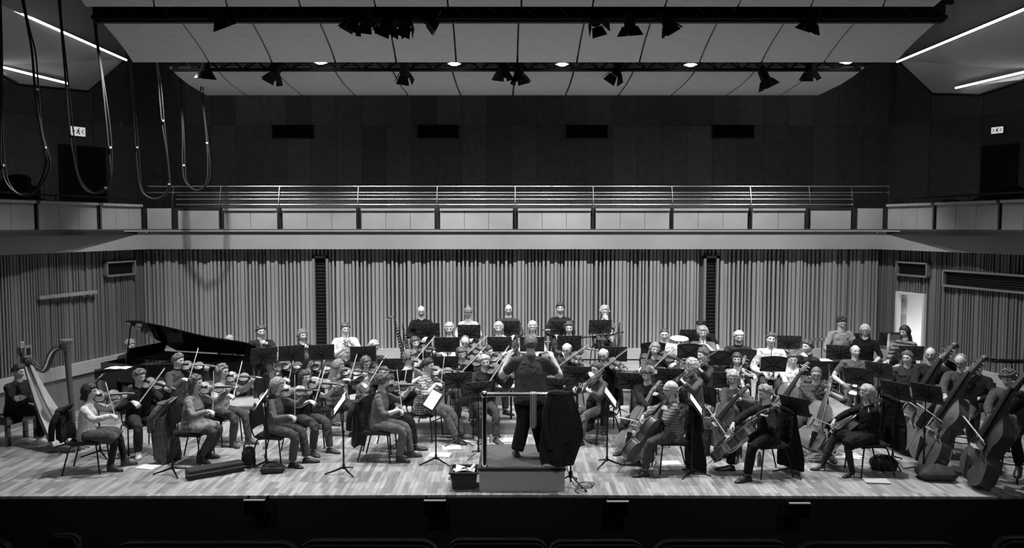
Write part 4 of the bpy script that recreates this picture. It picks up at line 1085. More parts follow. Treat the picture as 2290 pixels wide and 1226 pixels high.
def shoe(kind):
    b = B()
    if kind == 'heel':
        rings = [(-.04, .030, .055, .115), (-.02, .032, .05, .10), (.03, .034, .03, .075), (.09, .038, .006, .045), (.14, .038, .0, .035), (.175, .026, .0, .022), (.19, .008, .0, .012)]
    elif kind == 'boot':
        rings = [(-.055, .034, .0, .16), (-.03, .042, .0, .20), (.02, .043, .0, .17), (.05, .042, .0, .10), (.10, .042, .0, .065), (.15, .040, .0, .055), (.19, .028, .0, .04), (.205, .01, .0, .02)]
    elif kind == 'trainer':
        rings = [(-.07, .03, .0, .06), (-.055, .042, .0, .085), (.0, .046, .0, .095), (.04, .046, .0, .09), (.09, .05, .0, .07), (.15, .052, .0, .055), (.19, .042, .0, .045), (.212, .016, .0, .03)]
    else:
        rings = [(-.06, .03, .0, .06), (-.045, .037, .0, .075), (.0, .040, .0, .08), (.04, .040, .0, .075), (.09, .044, .0, .058), (.15, .045, .0, .046), (.20, .034, .0, .036), (.225, .012, .0, .02)]
    b.loft([[(x*w_, y, z0+(z1-z0)*zz) for x, zz in ((-1, .0), (-1, .35), (-.8, .75), (-.3, 1), (.3, 1), (.8, .75), (1, .35), (1, .0))] for y, w_, z0, z1 in rings])
    if kind == 'heel': b.tube([(0, -.035, .06), (0, -.04, 0)], [.014, .006], 6)
    if kind in ('trainer', 'plain', 'shoe'):
        b.loft([[(-w_, y, 0), (w_, y, 0), (w_, y, .018), (-w_, y, .018)] for y, w_ in ((-.073, .03), (-.05, .045), (.02, .046), (.09, .052), (.15, .054), (.20, .04), (.222, .014))], 1)
    if kind == 'trainer':
        for q in range(4): b.tube([(-.025, .035+q*.022, .094-q*.006), (.025, .035+q*.022, .094-q*.006)], .004, 5, 1)
    return b
def cloth_mods(o, vox, disp=.006, seed=0, sm_=4):
    r = o.modifiers.new('remesh', 'REMESH'); r.mode = 'VOXEL'; r.voxel_size = vox; r.use_smooth_shade = True
    s = o.modifiers.new('smooth', 'SMOOTH'); s.iterations = sm_; s.factor = .6
    if disp:
        if 'folds' not in bpy.data.textures:
            t = bpy.data.textures.new('folds', 'CLOUDS'); t.noise_scale = .07; t.noise_depth = 1
            t = bpy.data.textures.new('curls', 'CLOUDS'); t.noise_scale = .022; t.noise_depth = 1
        d = o.modifiers.new('folds', 'DISPLACE'); d.texture = bpy.data.textures['folds']; d.strength = disp*2; d.mid_level = .5
def make_hair(style, vcol, male, M, par, seed):
    rnd = random.Random(seed)
    m = mat('hair_%03d' % int(vcol*1000), vcol, .45, var=.35, vs=30, bump=.6, bs=60, stretch=(2.5, 2.5, .5), spec=.5)
    b = B(); nu, nv = 44, 28
    T = dict(short=.024, buzz=.010, bald=.014, bob=.028, long=.024, curly=.038, bun=.018, ponytail=.018, cap=.022, wavy=.030, fringe=.026, balding=.016)[style]
    vs = []
    for i in range(nv+1):
        a = -math.pi/2+math.pi*i/nv
        for j in range(nu):
            u = 2*math.pi*j/nu; d = V((math.cos(a)*math.cos(u), math.cos(a)*math.sin(u), math.sin(a)))
            p = head_pt((d.x, min(d.y, .999), d.z), male)
            yy = d.y
            if yy > 0: lim = .0+(.50 if style not in ('fringe', 'bob', 'long', 'curly') else .40)*sm(.05, .80, yy)+.06*noise.noise(V((d.x*6, seed, 0)))
            else: lim = .02-(.52 if male else .62)*sm(0, .75, -yy)
            if style == 'cap': lim = .18 if yy > 0 else .18-.2*sm(0, .8, -yy)
            if abs(d.x) > .8 and style in ('bob', 'long', 'wavy', 'curly', 'fringe'): lim -= .35
            t = sm(-.02, .30, d.z-lim)**.8
            if style == 'bald': t *= (1-sm(.42, .62, d.z))*(1-sm(.1, .4, d.y)); 
            if style == 'balding': t *= 1-.97*sm(.30, .5, d.z)*sm(-.15, .15, d.y)
            if yy > .3: t *= .72
            amp = T*(1+(.40 if style in ('curly', 'wavy') else .28 if style in ('short', 'fringe') else .14)*noise.noise(d*(9 if style == 'curly' else 4)+V((seed, 0, 0)))*2)
            if style == 'short' and d.z > .5 and d.y > 0: amp *= 1.35
            p = p+d*(amp*t-.008*(1-t))
            vs.append(p)
    fs = [(i*nu+j, i*nu+(j+1) % nu, (i+1)*nu+(j+1) % nu, (i+1)*nu+j) for i in range(nv) for j in range(nu)]
    b.add(vs, fs, 0, M)
    def curtain(Lh, th, flare, zt=.035, ang=118):
        rings = []
        for q in range(8):
            f = q/7; z = zt-(Lh+zt)*f; ro = 1+flare*f
            o_ = []; n_ = 15
            for s_, rr in ((1, 1.0), (-1, .72)):
                for k in range(n_):
                    aa = -90+(ang-14*f)*(-1+2*k/(n_-1))*s_
                    wob = 1+.07*noise.noise(V((aa*.05, q*.4, seed)))
                    o_.append(V(((.084*rr+(.006 if rr == 1 else 0))*ro*math.cos(R(aa))*wob, (.104*rr+.004)*ro*math.sin(R(aa))*wob*(.92)-.004-.012*f, z)))
            rings.append(o_)
        b.loft(rings, 0, M)
    if style in ('bob', 'fringe'): curtain(.12, .02, .08)
    if style == 'wavy': curtain(.17, .02, .22)
    if style == 'long': curtain(.30, .02, .25)
    if style == 'curly': curtain(.05, .02, .10, ang=105)
    if style == 'bun': b.ell((0, -.10, .07), (.038, .036, .036), 10, 8, 0, M)
    if style == 'ponytail': b.tube([M @ V(p) for p in ((0, -.085, .04), (0, -.125, .03), (0, -.135, -.06), (0, -.115, -.17), (0, -.10, -.21))], [.016, .022, .026, .018, .006], 9)
    o = b.build('knit_cap' if style == 'cap' else 'hair', m, par)
    if style in ('curly', 'wavy', 'long'):
        if 'curls' not in bpy.data.textures: t = bpy.data.textures.new('curls', 'CLOUDS'); t.noise_scale = .022; t.noise_depth = 1
        s = o.modifiers.new('sub', 'SUBSURF'); s.levels = 1; s.render_levels = 1
        d = o.modifiers.new('curls', 'DISPLACE'); d.texture = bpy.data.textures['curls']; d.strength = .016 if style == 'curly' else .008; d.mid_level = .5
    if style == 'cap':
        b = B(); b.tube([M @ V(((.082)*math.cos(t), .104*math.sin(t)-.004, .018+.012*math.sin(t))) for t in [q*math.pi/10 for q in range(21)]], (.012, .016), 7); b.build('cap_brim', m, par)

PEOPLE = {}
def person(key, px, ytop, H, phi, look, hair, hcol, top, bottom, play='lap', z0=0., male=True, skin=0, lean=6, fat=1., sleeve='long', legs='normal', yaw=0, pitch=-8, roll=0,
           shoes=('plain', .02), glasses=False, seat=True, standing=False, hipz=None, pat=None, patv=None, pats=30, skirt=False, label='', collar=None, chairfn=None, instr=None, vio=None, chair_extra=None, knees=None, arms=None, wood=None, vlab=None, blab=None, clab=None, seatlabel=None, shw=1., legfat=1., hem=False):
    loc = pos(px, ytop, z0+H)
    a = facing(phi); Rz = Matrix.Rotation(a, 3, 'Z')
    hz = hipz if hipz else (.93*H/1.75 if standing else .54)
    sL, cL = math.sin(R(lean)), math.cos(R(lean))
    trunk = max(.38, (H-.274-hz)/cL)
    w_ = (1.06 if male else .95)*min(1.08, max(.95, trunk/.49))*shw
    hip = V((0, 0, hz)); t = V((0, sL, cL)); nb = hip+t*trunk
    M0 = Rz
    hoff = nb+V((0, .03, .0)); base = loc-Rz @ V((0, hoff.y, 0)); base.z = z0
    root = empty('person', tuple(base), a)
    tag(root, lab_of(label, look), 'person')
    hc = nb+V((0, .030+.25*sL*.1, .158)); HM = Matrix.Translation(hc) @ Matrix.Rotation(R(yaw), 4, 'Z') @ Matrix.Rotation(R(pitch), 4, 'X') @ Matrix.Rotation(R(roll), 4, 'Y')
    seed = (sum(map(ord, key))*37) % 1009
    tk = trunk/.47
    # joints
    shx = .163*w_; sh = {1: nb+V((shx, 0, 0))-t*.082, -1: nb+V((-shx, 0, 0))-t*.082}
    hj = {s: hip+V((s*.09, 0, 0)) for s in (1, -1)}
    L1, L2 = .285*w_, .25*w_
    if standing:
        kn = {s: V((s*.10, .03, hz*.53)) for s in (1, -1)}; an = {s: V((s*.12, -.01, .09)) for s in (1, -1)}
        if legs == 'apart': an = {1: V((.19, .0, .09)), -1: V((-.19, .04, .09))}
    else:
        kx = dict(normal=.13, wide=.26, back=.12, cross=.10, fwd=.13, crossed=.06, stool=.2)[legs]; kz = .50 if hz < .6 else hz-.10
        ky = .43 if hz < .6 else .40
        kn = {s: V((s*kx, ky*(.97+.03*s), kz)) for s in (1, -1)}
        ay = dict(normal=.42, wide=.46, back=.18, cross=.30, fwd=.62, crossed=.40, stool=.42)[legs]
        an = {s: V((s*(kx*.95), ay, .09)) for s in (1, -1)}
        if legs == 'cross': an = {s: V((-s*.05, ay+.03*s, .09)) for s in (1, -1)}
        if legs == 'normal': an[1].y -= .06; an[-1].y += .05
        if legs == 'crossed': kn = {1: V((.04, .45, .60)), -1: V((-.10, .42, .50))}; an = {1: V((-.18, .55, .30)), -1: V((-.10, .40, .09))}
        if legs == 'stool': an = {1: V((.2, .30, .09)), -1: V((-.2, .2, .31))}
        if knees:
            kn = {s: V(knees[0 if s > 0 else 1]) for s in (1, -1)}; an = {s: V(knees[2 if s > 0 else 3]) for s in (1, -1)}
    # instrument frames in person space
    inst = None; wrists = {}; hd = {}; pole = {s: V((s*.9, -.25, -1.)) for s in (1, -1)}
    objs = []
    Mw = Matrix.Translation(base) @ Matrix.Rotation(a, 4, 'Z'); Mi = Mw.inverted()
    if play in ('violin', 'viola'):
        v = dict(ang=38, tilt=45, bow=.35, drop=.05, c=.20); v.update(vio or {})
        o = nb+V((-.065, .055, .072)); ax = V((-math.sin(R(v['ang'])), math.cos(R(v['ang'])), -v['drop'])).normalized()
        rt = V((math.cos(R(v['ang'])), math.sin(R(v['ang'])), 0)); n_ = (V((0, 0, 1))*math.cos(R(v['tilt']))+rt*math.sin(R(v['tilt']))); n_ = (n_-ax*n_.dot(ax)).normalized()
        k = 1. if play == 'violin' else 1.15; IM = frame(o, ax, n_); wd = wood or ('light', 'mid', 'dark')[seed % 3]
        ob = use((play, wd), (lambda: make_violin(wd)) if play == 'violin' else (lambda: make_viola(wd))); ob.matrix_world = Mw @ IM; objs.append(ob)
        tag(ob, vlab or lab_of('varnished %s held under the chin by the %s' % (play, look), '%s held by the %s' % (play, look)), play)
        per = ax.cross(n_); ct = o+ax*(v['c']*k)+n_*.055; hp = ct+per*v['bow']
        # lift of the bow out of the string plane
        bd = -per
        if 'lift' in v: bd = (bd+n_*v['lift']).normalized(); hp = ct-bd*v['bow']
        wb = use('bow', bow_proto); wb.matrix_world = Mw @ frame(hp, bd, n_); objs.append(wb)
        tag(wb, blab or lab_of('thin %s bow in the right hand of the %s' % (play, look), '%s bow of the %s' % (play, look)), 'bow')
        wrists[1] = hp-bd*.02-V((0, .0, 0))+n_*.035+(sh[1]-hp).normalized()*.075; hd[1] = ((hp-wrists[1]).normalized(), (n_+V((0, 0, .6))).normalized(), .75)
        g = o+ax*(.40*k if play == 'violin' else .46); wrists[-1] = g-n_*.075-ax*.0+V((-.02, .0, -.02)); hd[-1] = ((n_*.9+ax*.2).normalized(), (-per*.8-ax*.3).normalized() if False else (per*-1).normalized(), .8)
        pole[1] = V((.8, -.2, -.9)); pole[-1] = V((-.25, .1, -1))
    elif play == 'cello' or play == 'bass':
        (ex, ey), (sx_, sy_, sz) = instr
        if isinstance(ex, tuple): pass
        E = Mi @ pos(ex, ey, z0); S = Mi @ pos(sx_, sy_, sz); ax = (S-E).normalized()
        tl = 1.49 if play == 'cello' else 1.98
        v = dict(nrm=None, bow=.22, c=.70 if play == 'cello' else .84, lh=.80, bt=0.); v.update(vio or {})
        n_ = V(v['nrm']) if v['nrm'] else V((.1, 1, .35)); n_ = (n_-ax*n_.dot(ax)).normalized()
        IM = frame(E, ax, n_); wd = wood or ('mid', 'light', 'dark')[seed % 3]
        D = (S-E).length; scl = D/tl; scl = max(.88, min(1.12, scl))
        ob = use((play, wd), (lambda: make_cello(wd)) if play == 'cello' else (lambda: make_bass(wd))); ob.matrix_world = Mw @ IM @ Matrix.Scale(scl, 4); objs.append(ob)
        tag(ob, vlab or lab_of('%s leaning against the %s' % ('cello' if play == 'cello' else 'double bass', look), '%s of the %s' % (play, look)), play if play == 'cello' else 'double bass')
        per = ax.cross(n_); top_ = .10 if play == 'cello' else .17
        ct = E+ax*(v['c']*scl*(1 if play == 'cello' else 1))+n_*top_; bd = (-per+ax*v['bt']).normalized(); hp = ct-bd*v['bow']
        wb = use('cello_bow', lambda: bow_proto(.71, 1.35)); wb.matrix_world = Mw @ frame(hp, bd, n_); objs.append(wb)
        tag(wb, blab or lab_of('%s bow in the right hand of the %s' % (play, look), '%s bow of the %s' % (play, look)), 'bow')
        wrists[1] = hp-bd*.02+n_*.03+(sh[1]-hp).normalized()*.085; hd[1] = ((hp-wrists[1]).normalized(), (n_+V((0, 0, .8))).normalized(), .6)
        g = E+ax*(tl*v['lh']*scl)+n_*.03; wrists[-1] = g-ax*.0+V((-.05, -.04, -.02)); wrists[-1] = g+(sh[-1]-g).normalized()*.09+V((-.03, 0, -.03)); hd[-1] = ((g+n_*.03-wrists[-1]).normalized(), (n_-ax*.2+V((-.5, 0, .3))).normalized(), .85)
        pole[1] = V((1, -.1, .15 if play == 'cello' else -.2)); pole[-1] = V((-1, -.3, -.55))
    elif play == 'lap':
        for s in (1, -1): wrists[s] = V((s*.10, .27, hz+.11)); hd[s] = (V((-s*.35, .8, -.25)).normalized(), V((0, .2, 1)), .35)
    elif play == 'crossedarms':
        for s in (1, -1): wrists[s] = nb+V((-s*.07, .22+.02*s, -.27-.015*s)); hd[s] = (V((-s*1, .12, .05)), V((0, 1, .2)), .25); pole[s] = V((s*1, -.0, -1))
    elif play == 'front':
        for s in (1, -1): wrists[s] = nb+V((s*.08, .27, -.26)); hd[s] = (V((-s*.3, .9, .1)).normalized(), V((s*.3, 0, 1)), .5)
    elif play in ('horn', 'trumpet', 'clarinet', 'flute', 'sax', 'trombone', 'bassclarinet'):
        mo = HM @ V((0, .10, -.056)); fx = (HM.to_3x3() @ V((0, 1, 0)))
        if play == 'horn':
            IM = frame(mo, V((0, 1, -.25)), V((0, 0, 1))); fn = horn; wrists[1] = mo+V((.10, .10, -.30)); wrists[-1] = mo+V((-.04, .20, -.12)); nm = 'french horn'
            hd[1] = (V((-.4, .6, .4)).normalized(), V((1, 0, 0)), .5); hd[-1] = (V((.6, .6, .4)).normalized(), V((-1, .5, .6)), .7)
            IM = IM @ Matrix.Diagonal((-1, 1, 1, 1)) if False else IM
        elif play == 'trumpet':
            IM = frame(mo, V((0, 1, -.35)), V((0, 0, 1))); fn = trumpet; nm = 'trumpet'
            for s in (1, -1): wrists[s] = mo+V((s*.06, .17, -.13)); hd[s] = (V((-s*.5, .5, .5)).normalized(), V((s, 0, .3)), .8)
        elif play == 'trombone':
            IM = frame(mo, V((0, 1, -.3)), V((0, 0, 1))); fn = trombone; nm = 'trombone'
            for s in (1, -1): wrists[s] = mo+V((s*.06, .10+.1*s, -.10)); hd[s] = (V((-s*.5, .5, .5)).normalized(), V((s, 0, .3)), .8)
        elif play == 'sax':
            IM = frame(V((.12, .26, hz+.34)), V((-.2, 1, .0)), V((.15, 0, 1))); fn = sax; nm = 'saxophone'
            wrists[1] = V((.20, .24, hz+.12)); wrists[-1] = V((-.02, .28, hz+.25)); hd[1] = (V((-.4, .8, 0)).normalized(), V((1, .2, 0)), .6); hd[-1] = (V((.6, .6, 0)).normalized(), V((-1, .4, 0)), .6)
        elif play == 'clarinet':
            IM = frame(mo, V((0, .55, -.8)), V((0, .8, .5))); fn = lambda: woodwind('clarinet', .60, .0145, False, .03); nm = 'clarinet'
            for s in (1, -1): wrists[s] = mo+V((s*.07, .12+.06*(s > 0), -.20-.10*(s > 0))); hd[s] = (V((-s*.75, .45, .1)).normalized(), V((s*.3, .9, .3)), .6)
        elif play == 'flute':
            IM = frame(mo+V((-.04, .02, .0)), V((1, .05, -.12)), V((0, 1, .4))); fn = lambda: woodwind('flute', .64, .0105, True); nm = 'flute'
            wrists[1] = mo+V((.38, .02, -.10)); wrists[-1] = mo+V((.12, .12, -.10)); hd[1] = (V((-.2, .6, .7)).normalized(), V((0, -1, .4)), .7); hd[-1] = (V((.5, -.2, .7)).normalized(), V((0, 1, .3)), .7)
        elif play == 'bassclarinet':
            IM = frame(V((-.35, .30, hz+.22)), V((1, .1, -.10)), V((0, .5, 1))); fn = lambda: woodwind('bass_clarinet', .95, .02, False, .05); nm = 'bass clarinet'
            wrists[1] = V((.18, .24, hz+.14)); wrists[-1] = nb+V((-.02, .16, .02)); hd[1] = (V((-.2, .9, -.1)).normalized(), V((0, 0, 1)), .6); hd[-1] = (V((.5, -.2, .8)).normalized(), V((0, 1, 0)), .7)
        ob = use(play, fn); ob.matrix_world = Mw @ IM; objs.append(ob)
        tag(ob, vlab or lab_of('%s played by the %s' % (nm, look)), nm)
    if arms:
        for s in (1, -1):
            if arms.get(s): wrists[s] = V(arms[s][0]); hd[s] = (V(arms[s][1]).normalized(), V(arms[s][2]), arms[s][3] if len(arms[s]) > 3 else .4)
            if arms.get('p%d' % s): pole[s] = V(arms['p%d' % s])
    el = {}; wr = {}
    for s in (1, -1): el[s], wr[s] = ik(sh[s], wrists[s], pole[s], L1, L2)
    # ---- body: one skin mesh
    b = B()
    b.app(HEADS[male], HM)
    nk0 = nb-t*.06; nk1 = hc+V((0, -.022, -.055))
    b.tube([nk0-t*.05, nk0, nb+V((0, .01, .02)), nk1, nk1+V((0, 0, .03))], [.078, .073, .062, .057*(1 if male else .86), .055], 14)
    b.loft([[c+V((x*math.cos(q), y*math.sin(q), 0)) for q in [k*math.pi/8 for k in range(16)]] for c, x, y in ((hip-t*.04, .13, .10), (hip+t*.12, .11, .09), (hip+t*trunk*.6, .13, .10), (hip+t*(trunk-.09), .15, .085), (hip+t*(trunk-.03), .09, .07), (nb, .06, .056))])
    for s in (1, -1):
        limb(b, [sh[s], el[s], wr[s]], [.046*w_, .041*w_, .027*w_], 10)
        f, n_, cu = hd.get(s, (V((0, 0, -1)), V((s, 0, 0)), .35))
        n_ = n_-f*n_.dot(f); n_ = n_ if n_.length > .05 else f.orthogonal()
        hand(b, wr[s], f, n_, s, cu, k=1.0 if male else .93)
        limb(b, [hj[s], kn[s], an[s]], [.06, .045, .033], 10)
    body = b.build('body', [SKINS[skin], EYE, LIP, BROW, EYEW], root, angle=60)
    # ---- hair, glasses
    if hair: make_hair(hair, hcol, male, HM, root, seed)
    if glasses:
        b = B()
        for s in (1, -1):
            b.tube([HM @ V((s*.031+.021*math.cos(q), .098-abs(s*.031+.021*math.cos(q))*.12, .014+.015*math.sin(q))) for q in [k*math.pi/6 for k in range(13)]], .0018, 4)
            b.tube([HM @ V(p) for p in ((s*.052, .092, .016), (s*.074, .06, .014), (s*.078, -.01, .012))], .0018, 4)
        b.tube([HM @ V(p) for p in ((-.01, .1, .016), (.01, .1, .016))], .0018, 4); b.build('glasses', EBONY, root)
    # ---- top
    b = B(); fm = fat*w_
    prof = [(-.09, .170*fm, .135*fm), (.0, .172*fm, .138*fm), (.12*tk, .158*fm, .128*fm), (.27*tk, .168*w_*(fat*.6+.4), .122*fm), (trunk-.13, .165*w_, .110*w_), (trunk-.075, .125*w_, .092*w_), (trunk-.015, .085*w_, .068), (trunk+.012, .062, .060)]
    if standing: prof = [(-.12, .172*fm, .13*fm)]+prof[1:]
    b.loft([[hip+t*z+V((x*math.cos(q), y*math.sin(q)+(.012 if not male and .2 < z < trunk-.1 and math.sin(q) > 0 else 0), 0)) for q in [k*math.pi/10 for k in range(20)]] for z, x, y in prof])
    for s in (1, -1):
        inn = nb+V((s*.055, 0, 0))-t*.062
        b.tube([inn, sh[s]], [.052*w_, .063*w_], 12); b.ell(sh[s], .062*w_, 12, 8)
        if sleeve == 'long': limb(b, [sh[s], el[s], wr[s]+(el[s]-wr[s]).normalized()*.02], [.064*w_, .056*w_, .041*w_], 12)
        elif sleeve == 'rolled': limb(b, [sh[s], el[s], el[s].lerp(wr[s], .35)], [.060*w_, .050*w_, .047*w_], 12)
        elif sleeve == 'short': b.tube([sh[s], sh[s].lerp(el[s], .35), sh[s].lerp(el[s], .62)], [.060*w_, .057*w_, .058*w_], 12)
    if hem:
        b.ell((0, .13, hz+.0), (.20*fat, .25, .105), 16, 10); b.ell((0, -.08, hz-.04), (.18*fat, .10, .14), 14, 8)
    if pat: tm = mat('cloth_%s_%d_%d_%d' % (pat, int(top*1000), int((patv or 0)*1000), pats), top, .9, pat=pat, pv=patv, ps=pats, var=.08, spec=.12); fold_nodes(tm)
    else: tm = shade(top)
    o = b.build('top', tm, root); cloth_mods(o, .0125, .004)
    if collar is not None:
        b = B(); b.tube([nb+V((.066*math.cos(q), .064*math.sin(q)+.004, .012-.012*math.sin(q))) for q in [k*math.pi/8 for k in range(17)]], (.010, .02), 7); b.build('collar', shade(collar), root)
    # ---- trousers / skirt
    b = B()
    b.loft([[hip+V((x*math.cos(q), y*math.sin(q), z)) for q in [k*math.pi/8 for k in range(16)]] for z, x, y in ((-.085, .12*fm, .10), (-.06, .165*fm, .135*fm), (.0, .170*fm, .138*fm), (.06, .158*fm, .128*fm))])
    for s in (1, -1):
        if skirt: limb(b, [hj[s], kn[s]*.86+hj[s]*.14, kn[s]*.98+hj[s]*.02-V((0, -.01, .05))], [.095, .10, .09], 14)
        else: limb(b, [hj[s], kn[s], an[s]+(kn[s]-an[s]).normalized()*.01], [.090*min(fm, 1.12)*legfat, .069*legfat, (.064 if male else .056)*legfat], 14)
    if skirt: b.tube([hip+V((0, .1, -.02)), (kn[1]+kn[-1])/2*.9+hip*.1], [.10, .085], 12)
    o = b.build('skirt' if skirt else 'trousers', shade(bottom), root); cloth_mods(o, .0135, .005)
    if skirt:
        b = B()
        for s in (1, -1): limb(b, [hj[s].lerp(kn[s], .5), kn[s], an[s]], [.065, .052, .038], 12)
        b.build('tights', shade(.03), root)
    # ---- shoes
    for s in (1, -1):
        k = ('shoe', shoes[0], shoes[1])
        if k not in SHOES: SHOES[k] = shoe(shoes[0]).mesh('shoe', [mat('shoe_%d' % int(shoes[1]*1000), shoes[1], .4 if shoes[0] != 'trainer' else .7), mat('sole_%d' % int(shoes[1] > .3), .5 if shoes[1] > .3 else .015, .7)])
        so = bpy.data.objects.new('shoe', SHOES[k]); COL.objects.link(so); so.parent = root
        fl = an[s].z-.09; yw = R(-s*14) if not standing else R(-s*12)
        so.location = (an[s].x, an[s].y-.0, fl); so.rotation_euler = (R(-20) if fl > .1 else 0, 0, yw)
        if not male: so.scale = (.92, .9, 1)
    # ---- what they sit on
    if seat and not standing:
        if hz > .6:
            c = use('high_stool', high_stool); c.location = base; c.rotation_euler = (0, 0, a); tag(c, seatlabel or 'high stool under the '+look, 'stool')
            c.scale = (1, 1, (hz-.03)/.80)
        else:
            c = use('chair', chair); c.location = base+Rz @ V((0, .0, 0)); c.rotation_euler = (0, 0, a); tag(c, clab or 'black chair under the '+look, 'chair')
    P = dict(root=root, base=base, a=a, Mw=Mw, nb=nb, hip=hip, HM=HM, sh=sh, wr=wr, hz=hz)
    PEOPLE[key] = P
    return P
# ================================================================== the orchestra
def P(key, px, yt, H, phi, look, pose, hair, hcol, top, bottom, play='lap', **k):
    k.setdefault('label', look[0].upper()*0+look+', '+pose)
    return person(key, px, yt, H, phi, look, hair, hcol, top, bottom, play, **k)
VN, VA, CE, DB = 'violin', 'viola', 'cello', 'bass'
# ---- left: harp, piano, first and second violins
P('harpist', 42, 815, 1.31, 72, 'young man in dark jumper and white trainers', 'arms crossed on the bench by the harp', 'short', .035, .035, .02, 'crossedarms', lean=8, legs='crossed', shoes=('trainer', .7), seat=False, yaw=0, pitch=-14, fat=1.05)
P('front_left', 200, 858, 1.29, 100, 'woman with dark bob in white blouse', 'seated leftmost playing violin', 'bob', .03, .62, .10, VN, male=False, skirt=True, shoes=('boot', .04), lean=4, vio=dict(tilt=48, bow=.50, ang=30, lift=-.25), yaw=-10, legs='normal')
P('boy', 311, 826, 1.33, 42, 'boy with tousled hair in dark jumper and pale trainers', 'seated playing violin', 'short', .13, .035, .06, VN, shoes=('trainer', .7), lean=9, vio=dict(tilt=40, bow=.45, ang=35, drop=.15), yaw=18, pitch=-16, legs='normal')
P('grey_jumper', 398, 792, 1.36, 72, 'young man in mid grey jumper in front of piano', 'seated playing violin', 'short', .12, .08, .05, VN, lean=4, vio=dict(tilt=40, bow=.38, ang=25), collar=.04, yaw=0, pitch=-10)
P('cardigan', 437, 840, 1.32, 84, 'woman with shaggy hair in long pale cardigan and scarf', 'seated playing violin', 'wavy', .10, .26, .09, VN, male=False, fat=1.18, lean=5, shoes=('boot', .03), vio=dict(tilt=48, bow=.48, ang=28), collar=.35, legs='back', sleeve='long', yaw=-5, hem=True)
P('glasses_light', 497, 816, 1.31, 66, 'woman with glasses and shoulder-length hair in pale top', 'seated playing violin', 'wavy', .16, .45, .10, VN, male=False, glasses=True, lean=3, shoes=('boot', .06), vio=dict(tilt=42, bow=.45, ang=30), yaw=5, pitch=-6)
P('pianist', 289, 760, 1.31, 70, 'blond pianist in dark shiny jacket', 'seated at the keyboard of the grand piano', 'short', .30, .035, .03, 'front', lean=12, pitch=-22, yaw=5)
P('horn_blonde', 513, 750, 1.36, 40, 'blonde woman half hidden behind the piano lid', 'seated playing horn', 'ponytail', .40, .06, .04, 'horn', z0=.0, male=False, pitch=-12)
P('horn_big', 583, 729, 1.33, 25, 'broad man in dark sweater with horn', 'seated in the back row on the left', 'short', .07, .03, .04, 'horn', z0=.3, fat=1.25, yaw=10, collar=.4)
P('horn_bob', 676, 737, 1.27, 22, 'woman with short bobbed hair and dark collar', 'seated playing french horn left of the slot vent', 'fringe', .14, .05, .04, 'horn', z0=.3, male=False, yaw=15)
P('horn_white', 772, 724, 1.33, 20, 'young man with swept hair in white shirt', 'seated playing french horn right of the slot vent', 'short', .10, .65, .05, 'horn', z0=.3, yaw=5)
P('old_dark', 835, 762, 1.32, 30, 'white-haired man with glasses in dark sweater', 'seated looking down behind a music stand', 'short', .45, .07, .05, 'lap', z0=.2, glasses=True, fat=1.12, pitch=-24, yaw=15, lean=12)
P('curly_collar', 622, 792, 1.28, 72, 'woman with frizzy tied hair in dark round-neck top', 'seated playing violin beneath the horns', 'curly', .16, .07, .04, VN, male=False, lean=4, vio=dict(tilt=40, bow=.40, ang=22), yaw=8, pitch=-8)
P('dark_lean', 690, 794, 1.27, 62, 'woman with dark hair tilting her head over violin', 'seated second row on the left', 'long', .035, .12, .05, VN, male=False, lean=8, roll=14, vio=dict(tilt=38, bow=.35, ang=25), pitch=-18)
P('turtleneck', 620, 846, 1.31, 80, 'grey-haired woman in grey turtleneck and corduroy trousers', 'seated in front playing violin', 'bob', .28, .15, .10, VN, male=False, lean=6, shoes=('shoe', .02), vio=dict(tilt=50, bow=.50, ang=28), collar=.15, legs='normal', yaw=0, pitch=-14)
P('dark_tee', 681, 829, 1.29, 55, 'woman with long dark hair in dark t-shirt', 'seated playing violin', 'long', .045, .035, .09, VN, male=False, lean=2, sleeve='short', shoes=('shoe', .04), vio=dict(tilt=42, bow=.42, ang=32), yaw=-5, pitch=-4)
P('striped', 756, 805, 1.30, 82, 'woman with long wavy hair in striped jumper', 'seated playing violin', 'long', .20, .18, .07, VN, male=False, lean=6, pat='stripe', patv=.07, pats=11, vio=dict(tilt=30, bow=.28, ang=8), yaw=0, pitch=-14, arms=None)
P('faint_stripes', 818, 797, 1.29, 35, 'woman with glasses in pale faintly striped top', 'seated playing violin', 'fringe', .12, .55, .05, VN, male=False, glasses=True, lean=8, pat='stripe', patv=.32, pats=9, vio=dict(tilt=40, bow=.45, ang=30), pitch=-20, roll=10)
P('front_curly', 856, 836, 1.33, 84, 'woman with short curly hair in grey top and jeans', 'seated nearest the podium side playing violin', 'curly', .10, .17, .18, VN, male=False, lean=5, sleeve='rolled', shoes=('boot', .05), vio=dict(tilt=52, bow=.48, ang=28), pitch=-22, legs='normal', skin=0)
P('hidden_dark', 868, 838, 1.22, 70, 'dark-clothed violinist mostly hidden behind the curly-haired woman', 'seated', 'short', .05, .04, .03, VN, lean=6, vio=dict(tilt=42, bow=.4, ang=20), pitch=-18)
P('curly_pale', 915, 786, 1.36, 78, 'woman with curly hair in pale short-sleeved top', 'seated playing violin', 'curly', .13, .55, .06, VN, male=False, lean=5, sleeve='short', vio=dict(tilt=42, bow=.42, ang=22), pitch=-10)
P('smiling', 928, 754, 1.23, 25, 'smiling woman with cropped dark hair', 'seated playing violin under the black-shirted clarinettist', 'fringe', .06, .06, .04, VN, z0=.2, male=False, lean=6, vio=dict(tilt=35, bow=.42, ang=30), roll=8, pitch=-8)
